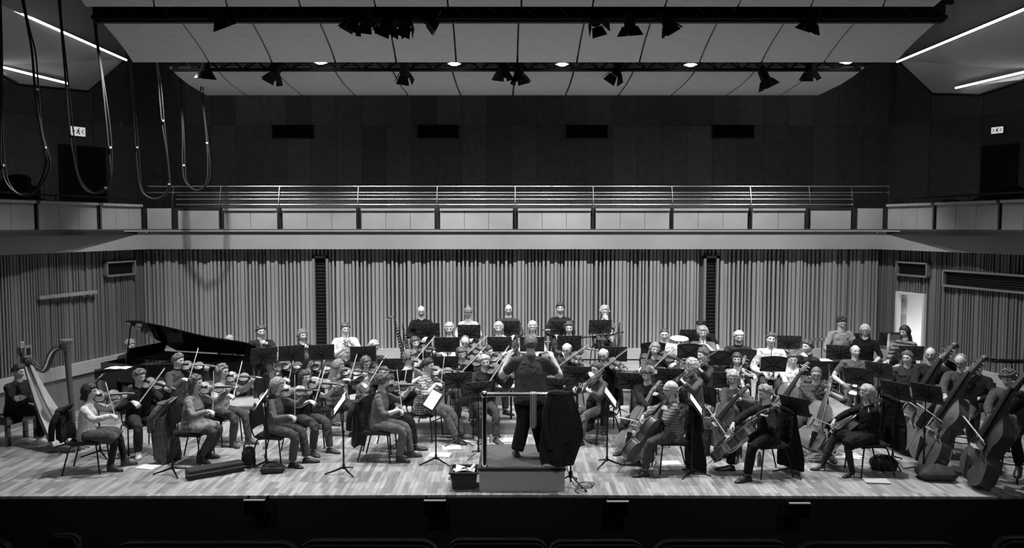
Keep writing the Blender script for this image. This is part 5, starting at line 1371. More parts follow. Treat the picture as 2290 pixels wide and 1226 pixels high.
P('checked', 957, 803, 1.36, 72, 'stocky man in checked shirt and jeans', 'seated playing violin', 'short', .035, .48, .16, VN, lean=4, fat=1.22, pat='plaid', patv=.05, pats=26, shoes=('shoe', .05), legs='fwd', vio=dict(tilt=38, bow=.36, ang=18), yaw=-5, sleeve='rolled', wood='light')
P('dark_vest', 1032, 777, 1.28, 15, 'woman with short brown hair in dark pullover over white sleeves', 'seated playing viola', 'fringe', .10, .03, .09, VA, z0=.2, male=False, lean=7, sleeve='short', vio=dict(tilt=35, bow=.40, ang=30), roll=8, pitch=-14)
P('bald_pale', 1040, 751, 1.36, 0, 'balding man with glasses in pale jumper', 'seated playing viola below the flutes', 'balding', .12, .42, .05, VA, z0=.2, glasses=True, lean=9, vio=dict(tilt=35, bow=.40, ang=35), pitch=-22)
P('viola_lead', 1084, 795, 1.40, 12, 'silver-haired man in dark jumper beside the podium', 'seated playing viola', 'short', .50, .04, .09, VA, lean=5, shoes=('plain', .08), legs='normal', vio=dict(tilt=42, bow=.42, ang=40), roll=6, pitch=-8, wood='mid')
P('dark_tilted', 1092, 772, 1.22, 35, 'woman with tied dark hair leaning to one side', 'seated playing viola', 'bun', .035, .06, .04, VA, z0=.2, male=False, lean=8, roll=16, vio=dict(tilt=35, bow=.42, ang=20), pitch=-16)
# ---- woodwind
P('flute_1', 1005, 722, 1.23, 0, 'woman with straight fair hair in pale top', 'seated leftmost of the flute row', 'long', .40, .50, .05, 'lap', z0=.5, male=False, pitch=-10)
P('flute_2', 1115, 721, 1.23, 0, 'blonde woman behind second flute-row stand', 'seated looking ahead', 'bob', .42, .45, .05, 'lap', z0=.5, male=False, pitch=-6)
P('flute_3', 1191, 719, 1.24, 0, 'woman with long white hair and glasses', 'seated behind the conductor, playing clarinet', 'long', .45, .50, .05, 'lap', z0=.5, male=False, glasses=True, pitch=-8)
P('flute_4', 1273, 721, 1.23, -5, 'woman with wavy dark hair peering over a stand', 'seated rightmost of the flute row', 'wavy', .05, .08, .04, 'lap', z0=.5, male=False, pitch=-8)
P('clar_black', 942, 684, 1.28, 5, 'bald man with glasses in black shirt', 'seated leftmost on the highest riser', 'bald', .25, .02, .02, 'lap', z0=.68, glasses=True, pitch=-12)
P('head_down', 1047, 687, 1.26, 0, 'woman in white top with hair up, head bowed', 'seated on the highest riser', 'bun', .22, .68, .03, 'lap', z0=.68, male=False, pitch=-42, lean=8)
P('clar_glasses', 1137, 681, 1.29, 0, 'man with receding hair and glasses in grey sweater', 'seated mid highest riser', 'balding', .05, .09, .08, 'lap', z0=.68, glasses=True, pitch=-4, collar=.5)
P('bearded', 1253, 679, 1.29, 0, 'bearded man in dark pullover', 'seated on the highest riser', 'short', .04, .04, .05, 'lap', z0=.68, pitch=0, yaw=-5)
P('bass_clar', 1352, 685, 1.27, 5, 'fair-haired woman in patterned blouse', 'seated rightmost on the highest riser, hand at her mouth', 'wavy', .42, .20, .05, 'bassclarinet', z0=.68, male=False, pat='blob', patv=.05, pats=18, pitch=-14)
# ---- conductor
CB = .32
P('conductor', 1187, 753, 1.72, 176, 'conductor in dark short-sleeved polo', 'standing on the podium with arms raised, back to the hall', 'short', .14, .10, .03, 'none', z0=CB, standing=True, seat=False, lean=3, fat=1.12, shw=1.12, legfat=1.42, sleeve='short', shoes=('shoe', .03), legs='apart', pitch=-14, collar=.3,
  arms={1: ((.30, .32, 1.38), (-.3, .6, .7), (.3, -.2, 1), .5), -1: ((-.33, .32, 1.38), (.1, .5, .8), (-.3, 0, 1), .5), 'p1': (1, -.1, -1.6), 'p-1': (-1, -.1, -1.6)})
P('bald_dark', 1268, 767, 1.33, -22, 'bald man with glasses in dark jacket', 'seated playing viola right of the conductor', 'bald', .30, .06, .03, VA, z0=.2, glasses=True, lean=8, vio=dict(tilt=35, bow=.40, ang=35), pitch=-20)
P('bald_waist', 1350, 779, 1.33, -22, 'white-haired bald man with glasses in dark waistcoat', 'seated holding viola', 'bald', .5, .03, .03, VA, z0=.2, glasses=True, lean=5, vio=dict(tilt=35, bow=.40, ang=38), pitch=-16, roll=8, fat=1.1)
P('ponytail', 1336, 811, 1.32, -62, 'woman with ponytail and glasses in grey jumper and jeans', 'seated playing viola', 'ponytail', .05, .18, .20, VA, male=False, glasses=True, lean=5, shoes=('plain', .06), vio=dict(tilt=35, bow=.42, ang=30, drop=.25), pitch=-10, legs='normal')
P('snare_man', 1486, 735, 1.36, -20, 'young man with cropped dark hair in white shirt', 'seated in the back row left of the drum', 'buzz', .04, .55, .05, 'lap', z0=.3, pitch=-10, yaw=10)
P('long_fair', 1464, 767, 1.33, 0, 'woman with long fair hair and bare pale arms', 'seated playing viola', 'long', .22, .10, .05, VA, z0=.2, male=False, lean=4, sleeve='short', vio=dict(tilt=35, bow=.38, ang=30), roll=-12, pitch=-8)
P('dark_crop', 1442, 793, 1.29, -12, 'woman with short dark hair behind the curly cellist', 'seated playing viola', 'fringe', .04, .06, .05, VA, male=False, lean=7, vio=dict(tilt=35, bow=.40, ang=35), pitch=-10)
P('curly_cello', 1447, 822, 1.35, -34, 'young man with curly hair in dark shirt', 'seated playing cello, first of the cellos', 'curly', .13, .03, .04, CE, lean=10, legs='wide', instr=((1379, 1046), (1480, 836, 1.24)), vio=dict(bow=.38), yaw=18, pitch=-14, wood='mid')
P('fair_curls', 1548, 804, 1.36, -68, 'woman with short fair curls in grey top', 'seated playing viola', 'curly', .42, .14, .07, VA, male=False, lean=6, vio=dict(tilt=35, bow=.35, ang=30), pitch=-14)
P('grey_back', 1572, 780, 1.22, -62, 'man with short brown hair in charcoal pullover', 'seated playing viola at the back of the section', 'short', .10, .07, .05, VA, z0=0.2, lean=5, vio=dict(tilt=35, bow=.38, ang=35), pitch=-8)
P('cap', 1500, 855, 1.31, -86, 'woman in pale knitted cap and marled jumper', 'seated in front playing cello', 'cap', .55, .22, .09, CE, male=False, glasses=True, lean=0, fat=1.15, legs='wide', pat='stripe', patv=.10, pats=26, shoes=('shoe', .06), instr=((1371, 1056), (1508, 874, 1.18)), vio=dict(bow=.25, nrm=(.9, 1, .2)), wood='mid', pitch=-4)
P('trumpet_1', 1572, 732, 1.33, -12, 'man with glasses and wavy fair hair in grey t-shirt', 'seated playing trumpet', 'curly', .28, .16, .06, 'trumpet', z0=.3, glasses=True, sleeve='short', pitch=-4)
P('perc_bend', 1569, 716, 1.62, -30, 'black-haired man in black t-shirt bending forward', 'standing at the back behind the trumpets', 'short', .015, .02, .03, 'none', standing=True, seat=False, lean=32, sleeve='short', pitch=-28, z0=.0, arms={1: ((.25, .55, 1.02), (0, 1, -.2), (0, 0, 1)), -1: ((-.22, .55, 1.02), (0, 1, -.2), (0, 0, 1))})
P('white_hair', 1652, 741, 1.34, -10, 'heavy man with white hair in dark zipped top', 'seated with the brass', 'short', .62, .04, .04, 'lap', z0=.3, fat=1.25, pitch=-14, yaw=10, collar=.03)
P('plaid', 1648, 790, 1.30, -16, 'young woman with long dark hair in black and white plaid shirt', 'seated playing cello', 'long', .05, .50, .05, CE, male=False, lean=4, legs='wide', pat='plaid', patv=.03, pats=11, instr=((1602, 968), (1668, 790, 1.28)), vio=dict(bow=.45), pitch=-6, wood='light')
P('grey_bob', 1640, 829, 1.32, -40, 'woman with short silver hair and glasses in grey jumper', 'seated playing cello', 'fringe', .45, .12, .05, CE, male=False, glasses=True, lean=5, legs='wide', shoes=('boot', .03), instr=((1558, 1010), (1672, 858, 1.22)), vio=dict(bow=.42, bt=.1), yaw=20, pitch=-14, wood='mid')
P('leather', 1712, 862, 1.30, -78, 'grey-haired man in black leather jacket and black trousers', 'seated in front playing cello', 'short', .30, .022, .012, CE, lean=4, fat=1.08, legs='wide', shoes=('shoe', .02), instr=((1560, 1044), (1740, 900, 1.10)), vio=dict(bow=.30, nrm=(1.1, 1, .1)), wood='dark', pitch=-18)
P('white_trp', 1724, 746, 1.35, -15, 'dark-haired man in bright white shirt', 'seated with a trumpet upright on his knee', 'short', .08, .72, .06, 'lap', z0=.3, pitch=2, yaw=8, roll=-6)
P('dark_trb', 1806, 762, 1.31, -60, 'man with side parting in dark polo shirt', 'seated in profile holding a trombone', 'short', .05, .03, .04, 'trombone', z0=.2, pitch=-2, collar=.05)
P('white_tee', 1774, 790, 1.33, -30, 'young man in white t-shirt', 'seated playing cello', 'short', .10, .68, .05, CE, sleeve='short', lean=6, legs='wide', instr=((1702, 975), (1808, 806, 1.30)), vio=dict(bow=.45), yaw=14, pitch=-10, wood='mid')
P('spectacled_cello', 1826, 821, 1.36, -22, 'cropped-haired man with glasses in mottled dark shirt', 'seated playing cello', 'buzz', .16, .09, .05, CE, glasses=True, sleeve='rolled', lean=5, legs='wide', pat='blob', patv=.055, pats=16, shoes=('plain', .05), instr=((1798, 1040), (1862, 838, 1.26)), vio=dict(bow=.38, nrm=(-.25, 1, .35)), wood='light', pitch=-16, clab='black chair under the man in the mottled dark shirt')
P('sax_man', 1913, 772, 1.38, -18, 'bald man in grey vest-like top and shorts', 'seated with a large saxophone', 'bald', .35, .14, .18, 'sax', sleeve='short', fat=1.1, pitch=-4, yaw=18)
P('stand_pale', 1882, 709, 1.78, 0, 'young man with dark hair in pale grey jumper', 'standing with head bowed at the percussion table', 'short', .03, .30, .03, 'none', standing=True, seat=False, lean=4, pitch=-26, sleeve='long', arms={1: ((.17, .33, 1.06), (-.3, .9, -.2), (0, 0, 1)), -1: ((-.17, .33, 1.06), (.3, .9, -.2), (0, 0, 1))})
P('stand_blonde', 1935, 726, 1.68, -28, 'woman with long blonde hair in black top', 'standing at the percussion, looking down', 'long', .45, .012, .012, 'none', male=False, standing=True, seat=False, lean=6, pitch=-34, sleeve='rolled', arms={1: ((.10, .36, 1.0), (-.3, .9, 0), (0, 0, 1)), -1: ((-.20, .33, 1.0), (.3, .9, 0), (0, 0, 1))})
P('stand_long', 2024, 729, 1.68, -62, 'woman with very long dark hair in striped jumper', 'standing in profile at the timpani', 'long', .03, .22, .03, 'none', male=False, standing=True, seat=False, lean=9, pitch=-14, pat='stripe', patv=.04, pats=14, arms={1: ((.12, .42, 1.0), (0, 1, -.1), (0, 0, 1)), -1: ((-.14, .42, .98), (0, 1, -.1), (0, 0, 1))})
P('front_right', 1940, 862, 1.29, -84, 'fair-haired woman in black coat-dress and heels', 'seated in front playing cello', 'bob', .42, .018, .02, CE, male=False, lean=2, legs='wide', skirt=True, shoes=('heel', .015), instr=((1800, 1038), (1968, 884, 1.12)), vio=dict(bow=.30, nrm=(.95, 1, .2)), wood='dark', pitch=-10, knees=((.16, .42, .52), (-.18, .44, .50), (.16, .62, .09), (-.16, .34, .09)))
# ---- double basses
P('bass_glasses', 2030, 787, 1.40, -30, 'man with dark-rimmed glasses and parted hair', 'seated behind the stands next to the basses', 'short', .10, .05, .04, 'lap', glasses=True, lean=4, yaw=-20, pitch=0)
P('bass_tall', 2082, 777, 1.66, -36, 'balding man with glasses in black shirt', 'playing double bass under the highest scroll', 'balding', .08, .03, .04, DB, hipz=.82, glasses=True, lean=8, legs='stool', instr=((1985, 1010), (2134, 757, 1.86)), vio=dict(bow=.24, lh=.84, nrm=(.85, 1, .25)), wood='mid', pitch=-8)
P('bass_grey', 2150, 792, 1.64, -46, 'grey balding man with glasses in grey jumper', 'playing double bass', 'balding', .30, .09, .12, DB, hipz=.82, glasses=True, lean=14, legs='stool', fat=1.1, instr=((2040, 1046), (2200, 785, 1.80)), vio=dict(bow=.26, lh=.82, nrm=(.85, 1, .25)), wood='mid', pitch=-26)
P('bass_back', 2186, 803, 1.30, -50, 'dark-haired figure with pale collar glimpsed between two basses', 'seated', 'short', .04, .03, .03, 'lap', lean=6, pitch=-8)
P('bass_front', 2256, 828, 1.58, -54, 'man with tousled curly hair in grey jumper', 'playing the nearest double bass at the right edge', 'curly', .12, .09, .03, DB, hipz=.80, lean=12, legs='stool', collar=.4, shoes=('shoe', .03), instr=((2150, 1084), (2296, 818, 1.78)), vio=dict(bow=.26, lh=.82, nrm=(.85, 1, .25)), wood='dark', pitch=-24, fat=1.1)

# ---- piano, harp and benches
kc = V((-7.15, 0, 0)); 
pp = PEOPLE['pianist']; a = facing(72); Rz = Matrix.Rotation(a, 3, 'Z')
pk = pp['base']+Rz @ V((.12, .30, 0)); pk.z = 0
gp = grand_piano(); gp.location = pk; gp.rotation_euler = (0, 0, a); tag(gp, 'glossy black grand piano with raised lid behind the violins', 'piano')
hp_ = pos(150, 1006, 0); hh = harp(); hh.location = hp_; hh.rotation_euler = (0, 0, R(-20)); tag(hh, 'concert harp with dark carved column and pale soundboard', 'harp'); hh.scale = (1.2, 1.2, .98)
be = bench(); be.location = PEOPLE['harpist']['base']; be.rotation_euler = (0, 0, PEOPLE['harpist']['a']); tag(be, 'black lacquered bench under the young man by the harp', 'bench')

# ---- music stands: (x, y of desk centre, turn, distance, ...)
def dist(px, py, z): return pos(px, py, z).y
S = lambda px, py, z, phi, lab, **k: stand(px, py, phi, dist(px, py, z), lab, **k)
S(958, 738, 1.55, 0, 'black music stand in front of the black-shirted clarinettist', z0=.68)
S(1049, 742, 1.52, 0, 'black music stand in front of the woman with bowed head', z0=.68)
S(1137, 733, 1.59, 0, 'plain black music stand below the man with receding hair', z0=.68)
S(1257, 733, 1.59, 0, 'plain black music stand below the bearded man', z0=.68)
S(1342, 731, 1.60, 3, 'black music stand below the fair-haired woman in patterned blouse', z0=.68)
S(1001, 771, 1.43, 0, 'music stand in front of the leftmost flute-row player', z0=.5)
S(1117, 770, 1.43, 0, 'music stand in front of the second flute-row player', z0=.5)
S(1190, 770, 1.43, 0, 'music stand partly hidden behind the conductor', z0=.5)
S(1273, 767, 1.43, 0, 'music stand in front of the rightmost flute-row player', z0=.5)
S(590, 795, 1.35, 30, 'music stand between the piano tail and the broad horn player', z0=.3)
S(652, 790, 1.33, 22, 'music stand left of the bobbed horn player', z0=.3)
S(719, 788, 1.33, 15, 'music stand right of the bobbed horn player', z0=.3)
S(812, 792, 1.33, 10, 'music stand left of the white-haired man in dark sweater', z0=.2)
S(873, 819, 1.10, 8, 'music stand behind the curly-haired violinist in grey')
S(893, 847, 1.10, 28, 'music stand just right of the curly-haired violinist in grey')
S(996, 814, 1.20, 0, 'music stand left of the woman in dark pullover', z0=.2)
S(1025, 851, 1.06, 6, 'music stand right of the checked-shirt violinist')
S(1068, 872, 1.05, 24, 'music stand tilted in front of the silver-haired violist', tilt=31)
S(1249, 864, 1.02, -10, 'music stand just right of the conductor')
S(1292, 838, 1.12, -6, 'music stand in front of the bald man in dark jacket')
S(1375, 792, 1.25, -6, 'music stand behind the bald man in waistcoat', z0=.2)
S(1413, 853, 1.10, -14, 'music stand left of the curly-haired cellist')
S(1500, 842, 1.08, -6, 'music stand behind the curly-haired cellist')
S(1460, 782, 1.33, 3, 'music stand behind the woman with long fair hair', z0=.2, fold=True)
S(1541, 785, 1.27, 0, 'fan-backed music stand in front of the trumpet player in grey', z0=.3, fold=True)
S(1607, 801, 1.17, -5, 'low fan-backed music stand right of the man in charcoal', z0=.3, fold=True)
S(1544, 752, 1.36, 0, 'upright black music stand beside the bending percussionist', z0=.3)
S(1663, 797, 1.22, -6, 'fan-backed music stand below the heavy white-haired man', z0=.3, fold=True)
S(1625, 851, 1.04, -10, 'small dark music stand left of the silver-haired cellist')
S(1730, 814, 1.20, -5, 'fan-backed music stand below the man in bright white shirt', z0=.2, fold=True)
S(1764, 766, 1.26, -16, 'tall music stand between the white shirt and the dark polo', z0=.0)
S(1817, 824, 1.15, -14, 'fan-backed music stand behind the cropped-haired cellist', z0=0, fold=True)
S(1876, 788, 1.20, -20, 'music stand in front of the standing man in pale jumper')
S(1912, 760, 1.22, 5, 'dark music stand between the two standing percussionists')
S(1920, 842, 1.14, -36, 'fan-backed music stand in front of the saxophonist', fold=True)
S(1966, 828, 1.14, -46, 'music stand behind the fair-haired cellist in black', tilt=22)
S(1777, 908, 1.00, -52, 'slanting music stand right of the leather-jacketed cellist', tilt=22)
S(2003, 874, 1.10, -56, 'music stand right of the fair-haired cellist in black', tilt=20)
S(2073, 880, 1.16, -56, 'nearest tall music stand in front of the basses', tilt=20)
S(2037, 790, 1.22, -10, 'music stand behind the dark-rimmed bassist')
S(1988, 758, 1.24, 5, 'dark music stand left of the long-haired timpanist')
S(762, 905, 1.02, 103, 'edge-on music stand left of the curly-haired front violinist', sheet=True, tilt=36)
S(588, 893, 1.04, 103, 'edge-on music stand behind the turtlenecked violinist', sheet=True, tilt=36)
S(377, 912, .98, 98, 'music stand left of the woman in pale cardigan', sheet=True, tilt=38)
S(214, 857, 1.16, 108, 'music stand behind the woman with the dark bob', sheet=True, tilt=42)
S(970, 895, .98, 116, 'music stand with bright page left of the podium', sheet=True, tilt=36)
S(1363, 889, 1.04, -99, 'edge-on music stand right of the ponytailed violist', sheet=True, tilt=36)
S(1554, 905, 1.04, -103, 'edge-on music stand right of the knitted-cap cellist', sheet=True, tilt=36)
p = pos(2255, 808, 1.5)
o = stand(2262, 808, -10, p.y, 'flat-topped dark music stand at the far right edge', tilt=70)

# ---- conductor's desk
e = empty('conductor_desk', tuple(pos(1143, 963, 0)), R(0)); tag(e, 'wide flat conductor desk carrying an open score', 'music stand')
hz_ = 3.6-(866-505)/((963-505)/3.6)
b = B(); b.box((0, 0, hz_), (.56, .40, .02), 0, None); b.box((0, -.2, hz_+.02), (.56, .012, .05)); b.box((-.28, 0, hz_+.02), (.012, .4, .05)); b.box((.28, 0, hz_+.02), (.012, .4, .05)); b.build('desk', DESK, e, smooth=False)
b = B(); b.tube([(0, 0, hz_), (0, 0, .1)], .018, 8); b.build('pole', BLK, e)
for k in range(3):
    q = R(90+120*k); b = B(); b.tube([(0, 0, .12), (.3*math.cos(q), .3*math.sin(q), .012)], .014, 6); b.build('leg', BLK, e)
b = B(); b.sheet([[(x, y, hz_+.018+.02*abs(math.sin(x*6))) for x in (-.22, -.15, -.08, -.01, .0, .01, .08, .15, .22)] for y in (-.15, 0, .15)], .01); o = b.build('open_score', WHITE); o.location = e.location; tag(o, 'open score lying on the conductor desk', 'score')

# ---- podium with rail
pa = pos(1072, 1098, 0); pb = pos(1263, 1098, 0); pc = (pa+pb)/2; PW = pb.x-pa.x; PD = 1.12
e = empty('podium', tuple(pc)); tag(e, 'low conductor podium with carpeted top and pale wooden front', 'podium')
b = B(); b.box((0, PD/2, .14), (PW, PD, .28)); b.build('box', WOODL, e, smooth=False)
b = B(); b.box((0, PD/2, .30), (PW+.03, PD+.03, .04)); b.build('edge_trim', mat('podium_trim', .06, .4), e, smooth=False)
b = B(); b.box((0, PD/2, .322), (PW-.06, PD-.06, .008)); b.build('carpet', mat('carpet', .10, .95, var=.4, vs=60, bump=.5, bs=200), e, smooth=False)
e = empty('podium_rail', tuple(pc+V((0, .06, .325)))); tag(e, 'shiny steel safety rail along the podium back', 'rail')
rl = PW/2-.07
rt_ = .99
for s in (-1, 1):
    b = B(); b.tube([(s*rl, 0, 0), (s*rl, 0, rt_)], .033, 14); b.ell((s*rl, 0, rt_), (.05, .05, .05), 14, 8); b.lathe([(0, 0), (.05, 0), (.045, .012), (.03, .02)], 16, 0, Matrix.Translation((s*rl, 0, 0))); b.build('post', CHR, e)
b = B(); b.tube([(-rl, 0, rt_), (rl, 0, rt_)], .031, 14); b.build('top_rail', CHR, e)
RP = V(pc)+V((0, .06, .325+rt_))
# scarf and coat over the rail
def hanging(name, x0, x1, front, back, m, label, cat, th=.012, wav=.012, seed=1, taper=0., parts=None):
    rnd = random.Random(seed); g = []; n = 22
    for i in range(n):
        t = i/(n-1); L_ = front+back+.10; s = t*L_
        row = []
        for j in range(9):
            u = j/8; x = x0+(x1-x0)*u
            if s < front: y, z = -.032, -(front-s)
            elif s < front+.10:
                q = (s-front)/.10*math.pi; y, z = -.032*math.cos(q), .032*math.sin(q)
            else: y, z = .032, -(s-front-.10)
            dn = max(0, -z); sp = 1+taper*dn
            x = (x0+x1)/2+(x-(x0+x1)/2)*sp
            y += (-1 if y < 0 else 1)*wav*dn*1.5*math.sin(u*9+seed+dn*2)+(-.02*dn if y < 0 else .02*dn)
            z += .03*math.sin(u*5+seed)*min(1, dn*1.5)
            row.append((x, y, z))
        g.append(row)
    b = B(); b.sheet(g, th); o = b.build(name, m); tag(o, label, cat); return o
SCF = mat('scarf_stripes', .55, .9)
def stripes_x(name, v1, v2, sc):
    m = mat(name, v1, .9, bump=.3, bs=120); nt = m.node_tree; N = nt.nodes; L = nt.links; b_ = N['Principled BSDF']
    tc = N.new('ShaderNodeTexCoord'); s = N.new('ShaderNodeSeparateXYZ'); L.new(tc.outputs['Object'], s.inputs[0])
    a_ = N.new('ShaderNodeMath'); a_.operation = 'MULTIPLY'; a_.inputs[1].default_value = sc; L.new(s.outputs[0], a_.inputs[0])
    f = N.new('ShaderNodeMath'); f.operation = 'FRACT'; L.new(a_.outputs[0], f.inputs[0])
    r_ = N.new('ShaderNodeValToRGB'); r_.color_ramp.interpolation = 'CONSTANT'; r_.color_ramp.elements[0].color = (v1,)*3+(1,); r_.color_ramp.elements[1].color = (v2,)*3+(1,); r_.color_ramp.elements[1].position = .5
    L.new(f.outputs[0], r_.inputs[0]); L.new(r_.outputs[0], b_.inputs['Base Color']); return m
xs = [atX(q, RP.z, RP.y)-RP.x for q in (1186, 1199, 1222, 1268)]
o = hanging('scarf', xs[0], xs[1], .44, .40, stripes_x('scarf_cloth', .55, .10, 38), 'striped scarf hung over the podium rail behind the conductor', 'scarf', wav=.02, seed=2); o.location = RP
CO = fold_nodes(mat('coat_wool', .035, .95, var=.3, vs=30, spec=.1))
e = empty('coat', tuple(RP)); tag(e, 'dark heavy coat draped over the right end of the podium rail', 'coat')
b = B(); g = []
for i in range(16):
    t = i/15; z = .03-.98*t; x0 = xs[2]+.02-.14*math.sin(t*1.5)+.10*max(0, t-.75)*2; x1 = xs[3]+.06+.16*math.sin(min(1, t*1.3)*1.9)-.34*max(0, t-.62)**1.0
    g.append([(x0+(x1-x0)*u, -.05-.04*t-.03*math.sin(u*11+t*3)*(.3+t)-.05*math.sin(u*math.pi), z+.02*math.sin(u*7)*t) for u in [k/12 for k in range(13)]])
b.sheet(g, .02); o = b.build('back', CO, e); 
b = B(); g = []
for i in range(10):
    t = i/9; z = .03-.55*t; g.append([(xs[2]+.03+(xs[3]-xs[2]+.06)*u, .045+.03*t+.02*math.sin(u*9+t*2), z) for u in [k/8 for k in range(9)]])
b.sheet(g, .02); b.build('lining', shade(.05), e)
b = B(); b.tube(smooth([(xs[2]+.05, -.09, -.02), (xs[2]-.02, -.13, -.25), (xs[2]+.0, -.14, -.5), (xs[2]+.06, -.13, -.72)], 3), [(.05, .03)]*10, 8)
b.build('sleeve', CO, e)
b = B(); b.tube(smooth([(xs[2]+.02, -.03, .035), ((xs[2]+xs[3])/2, -.05, .05), (xs[3]+.02, -.03, .03)], 4), [(.03, .02)]*9, 8); b.build('collar', CO, e)

# ---- microphone stand with cables
mp = pos(1276, 1088, 0); e = empty('microphone_stand', tuple(mp)); tag(e, 'black microphone stand in front of the podium coat', 'microphone stand')
top = atY(1266, 880, mp.y)-mp
b = B(); b.tube([(0, 0, .06), (0, 0, .9)], .011, 8); b.tube([(0, 0, .85), (.0, 0, top.z-.12), (top.x, 0, top.z)], .008, 8); b.build('pole', BLK, e)
for k in range(3):
    q = R(70+120*k); b = B(); b.tube([(0, 0, .16), (.30*math.cos(q), .30*math.sin(q), .015)], .011, 7); b.ell((.30*math.cos(q), .30*math.sin(q), .015), .018, 8, 5); b.build('leg', BLK, e)
b = B(); b.lathe([(0, .12), (.025, .12), (.03, .18), (.02, .22), (0, .22)], 12); b.build('hub', BLK, e)
e2 = empty('microphone', tuple(mp+top)); tag(e2, 'small microphone on top of the stand by the coat', 'microphone')
b = B(); b.tube([(0, 0, -.02), (-.02, -.0, .07)], [.012, .014], 9); b.build('body', BLK, e2)
b = B(); b.ell((-.024, 0, .088), .024, 12, 8); b.build('grille', mat('mic_grille', .3, .4, .8), e2)
b = B(); pts = [(top.x-.02, 0, top.z-.02)]+[(top.x+.015*math.sin(k*1.9)+.03, -.014+.01*math.cos(k), top.z*(1-k/12)) for k in range(1, 11)]+[(.06, -.06, .02), (.25, -.1, .012), (.3, .05, .012), (.15, .12, .012), (.1, -.02, .012), (.28, -.04, .014), (.33, .1, .014), (.2, .16, .014), (.12, .02, .016), (.25, -.02, .016), (.05, -.16, .012), (.09, -.3, .01)]
b.tube(smooth(pts, 4), .0055, 6); o = b.build('microphone_cable', mat('cable_black', .02, .4)); o.location = mp; tag(o, 'black cable trailing down the microphone stand and coiled on the floor', 'cable')

# ---- crate with papers left of the podium
cp = pos(1037, 1098, 0); e = empty('plastic_crate', tuple(cp+V((0, .2, 0)))); tag(e, 'dark plastic crate on the floor left of the podium', 'crate'); CR = mat('crate_plastic', .05, .5, var=.1)
def cr(w_, d_, z): return [(-w_, -d_, z), (w_, -d_, z), (w_, d_, z), (-w_, d_, z)]
b = B(); b.loft([cr(.155, .15, .0), cr(.18, .18, .22), cr(.205, .2, .225), cr(.205, .2, .245), cr(.175, .172, .245), cr(.15, .145, .012)]); b.build('tub', CR, e, smooth=False)
b = B()
for k in range(5): b.box((0, -.158-.004*k-.002, .04+.035*k), (.30, .006, .006))
b.build('ribs', CR, e, smooth=False)
b = B(); b.tube([(-.215, -.02, .10), (-.16, -.05, .20), (-.13, -.12, .27)], .02, 10); b.tube([(.03, -.1, .2), (.14, .02, .29)], .022, 10); o = b.build('rolled_papers', WHITE); o.location = e.location; tag(o, 'white rolled papers sticking out of the crate', 'paper')
b = B(); b.sheet([[(-.12+.26*u, -.14+.26*v_, .235+.03*math.sin(u*3+v_*2)) for u in (0, .25, .5, .75, 1)] for v_ in (0, .33, .66, 1)], .012); 
b.tube([(-.05, -.10, .262), (.0, -.06, .27), (.06, -.10, .262)], .008, 5, 1); b.tube([(-.03, -.06, .27), (.04, -.02, .27)], .007, 5, 1)
o = b.build('plastic_bag', [WHITE, EBONY]); o.location = e.location; tag(o, 'white bag with black marks lying in the crate', 'bag')

# ---- papers on the floor
def paper(px, py, w_, d_, rot, lab, n=1):
    p = pos(px, py, 0); b = B()
    for k in range(n):
        M = Matrix.Rotation(k*.35, 4, 'Z') @ Matrix.Translation((k*.06, k*.04, .004+.004*k)); b.sheet([[(-w_/2+w_*u, -d_/2+d_*v_, .004*math.sin(u*3+k)) for u in (0, .33, .66, 1)] for v_ in (0, .5, 1)], .002, 0, M)
    o = b.build('paper_sheet', WHITE); o.location = p; o.rotation_euler = (0, 0, R(rot)); tag(o, lab, 'paper')
paper(331, 1045, .30, .21, -14, 'white sheet on the floor right of the boots of the leftmost violinist')
paper(1500, 1036, .28, .2, 4, 'white sheet on the floor under the knitted-cap cellist')
paper(1060, 986, .5, .2, 4, 'loose white pages on the floor at the silver-haired violist feet', 2)
paper(983, 1018, .34, .24, -5, 'white sheet under the music stand left of the podium')
paper(1895, 1022, .36, .24, -10, 'white sheets on floor behind the high heels', 2)
paper(1130, 985, .3, .25, 10, 'white pages just behind the podium')
paper(1800, 1027, .40, .12, -30, 'narrow white page beneath the mottled-shirt cellist')
for x, y, r_ in ((920, 960, 10), (960, 945, 0), (1010, 1002, 12)): paper(x, y, .3, .22, r_, {920: 'white page below the chair of the checked-shirt violinist', 960: 'white page behind the checked-shirt violinist shoes', 1010: 'white page leaning out beside the podium crate'}[x])
p = pos(265, 823, 1.01); b = B(); b.sheet([[(-.2+.4*u, -.13+.26*v_, .01*abs(math.sin(u*3.14*2))) for u in (0, .25, .5, .75, 1)] for v_ in (0, 1)], .004); o = b.build('paper_sheet', WHITE); o.location = (p.x, p.y, 1.045) if False else (p.x, p.y, 1.01); tag(o, 'open white music lying on the left end of the piano', 'paper')
# folded cloth near the front right
p = pos(1960, 1078, 0); b = B(); b.loft([[(x, -.09, 0), (x, -.1, .02), (x, .08, .03), (x, .09, 0)] for x in (-.17, -.08, .06, .16)]); o = b.build('folded_cloth', mat('cloth_pale', .5, .9, bump=.4, bs=30)); o.location = p; o.rotation_euler = (0, 0, R(-6)); tag(o, 'pale folded cloth on the floor near the front right', 'cloth')
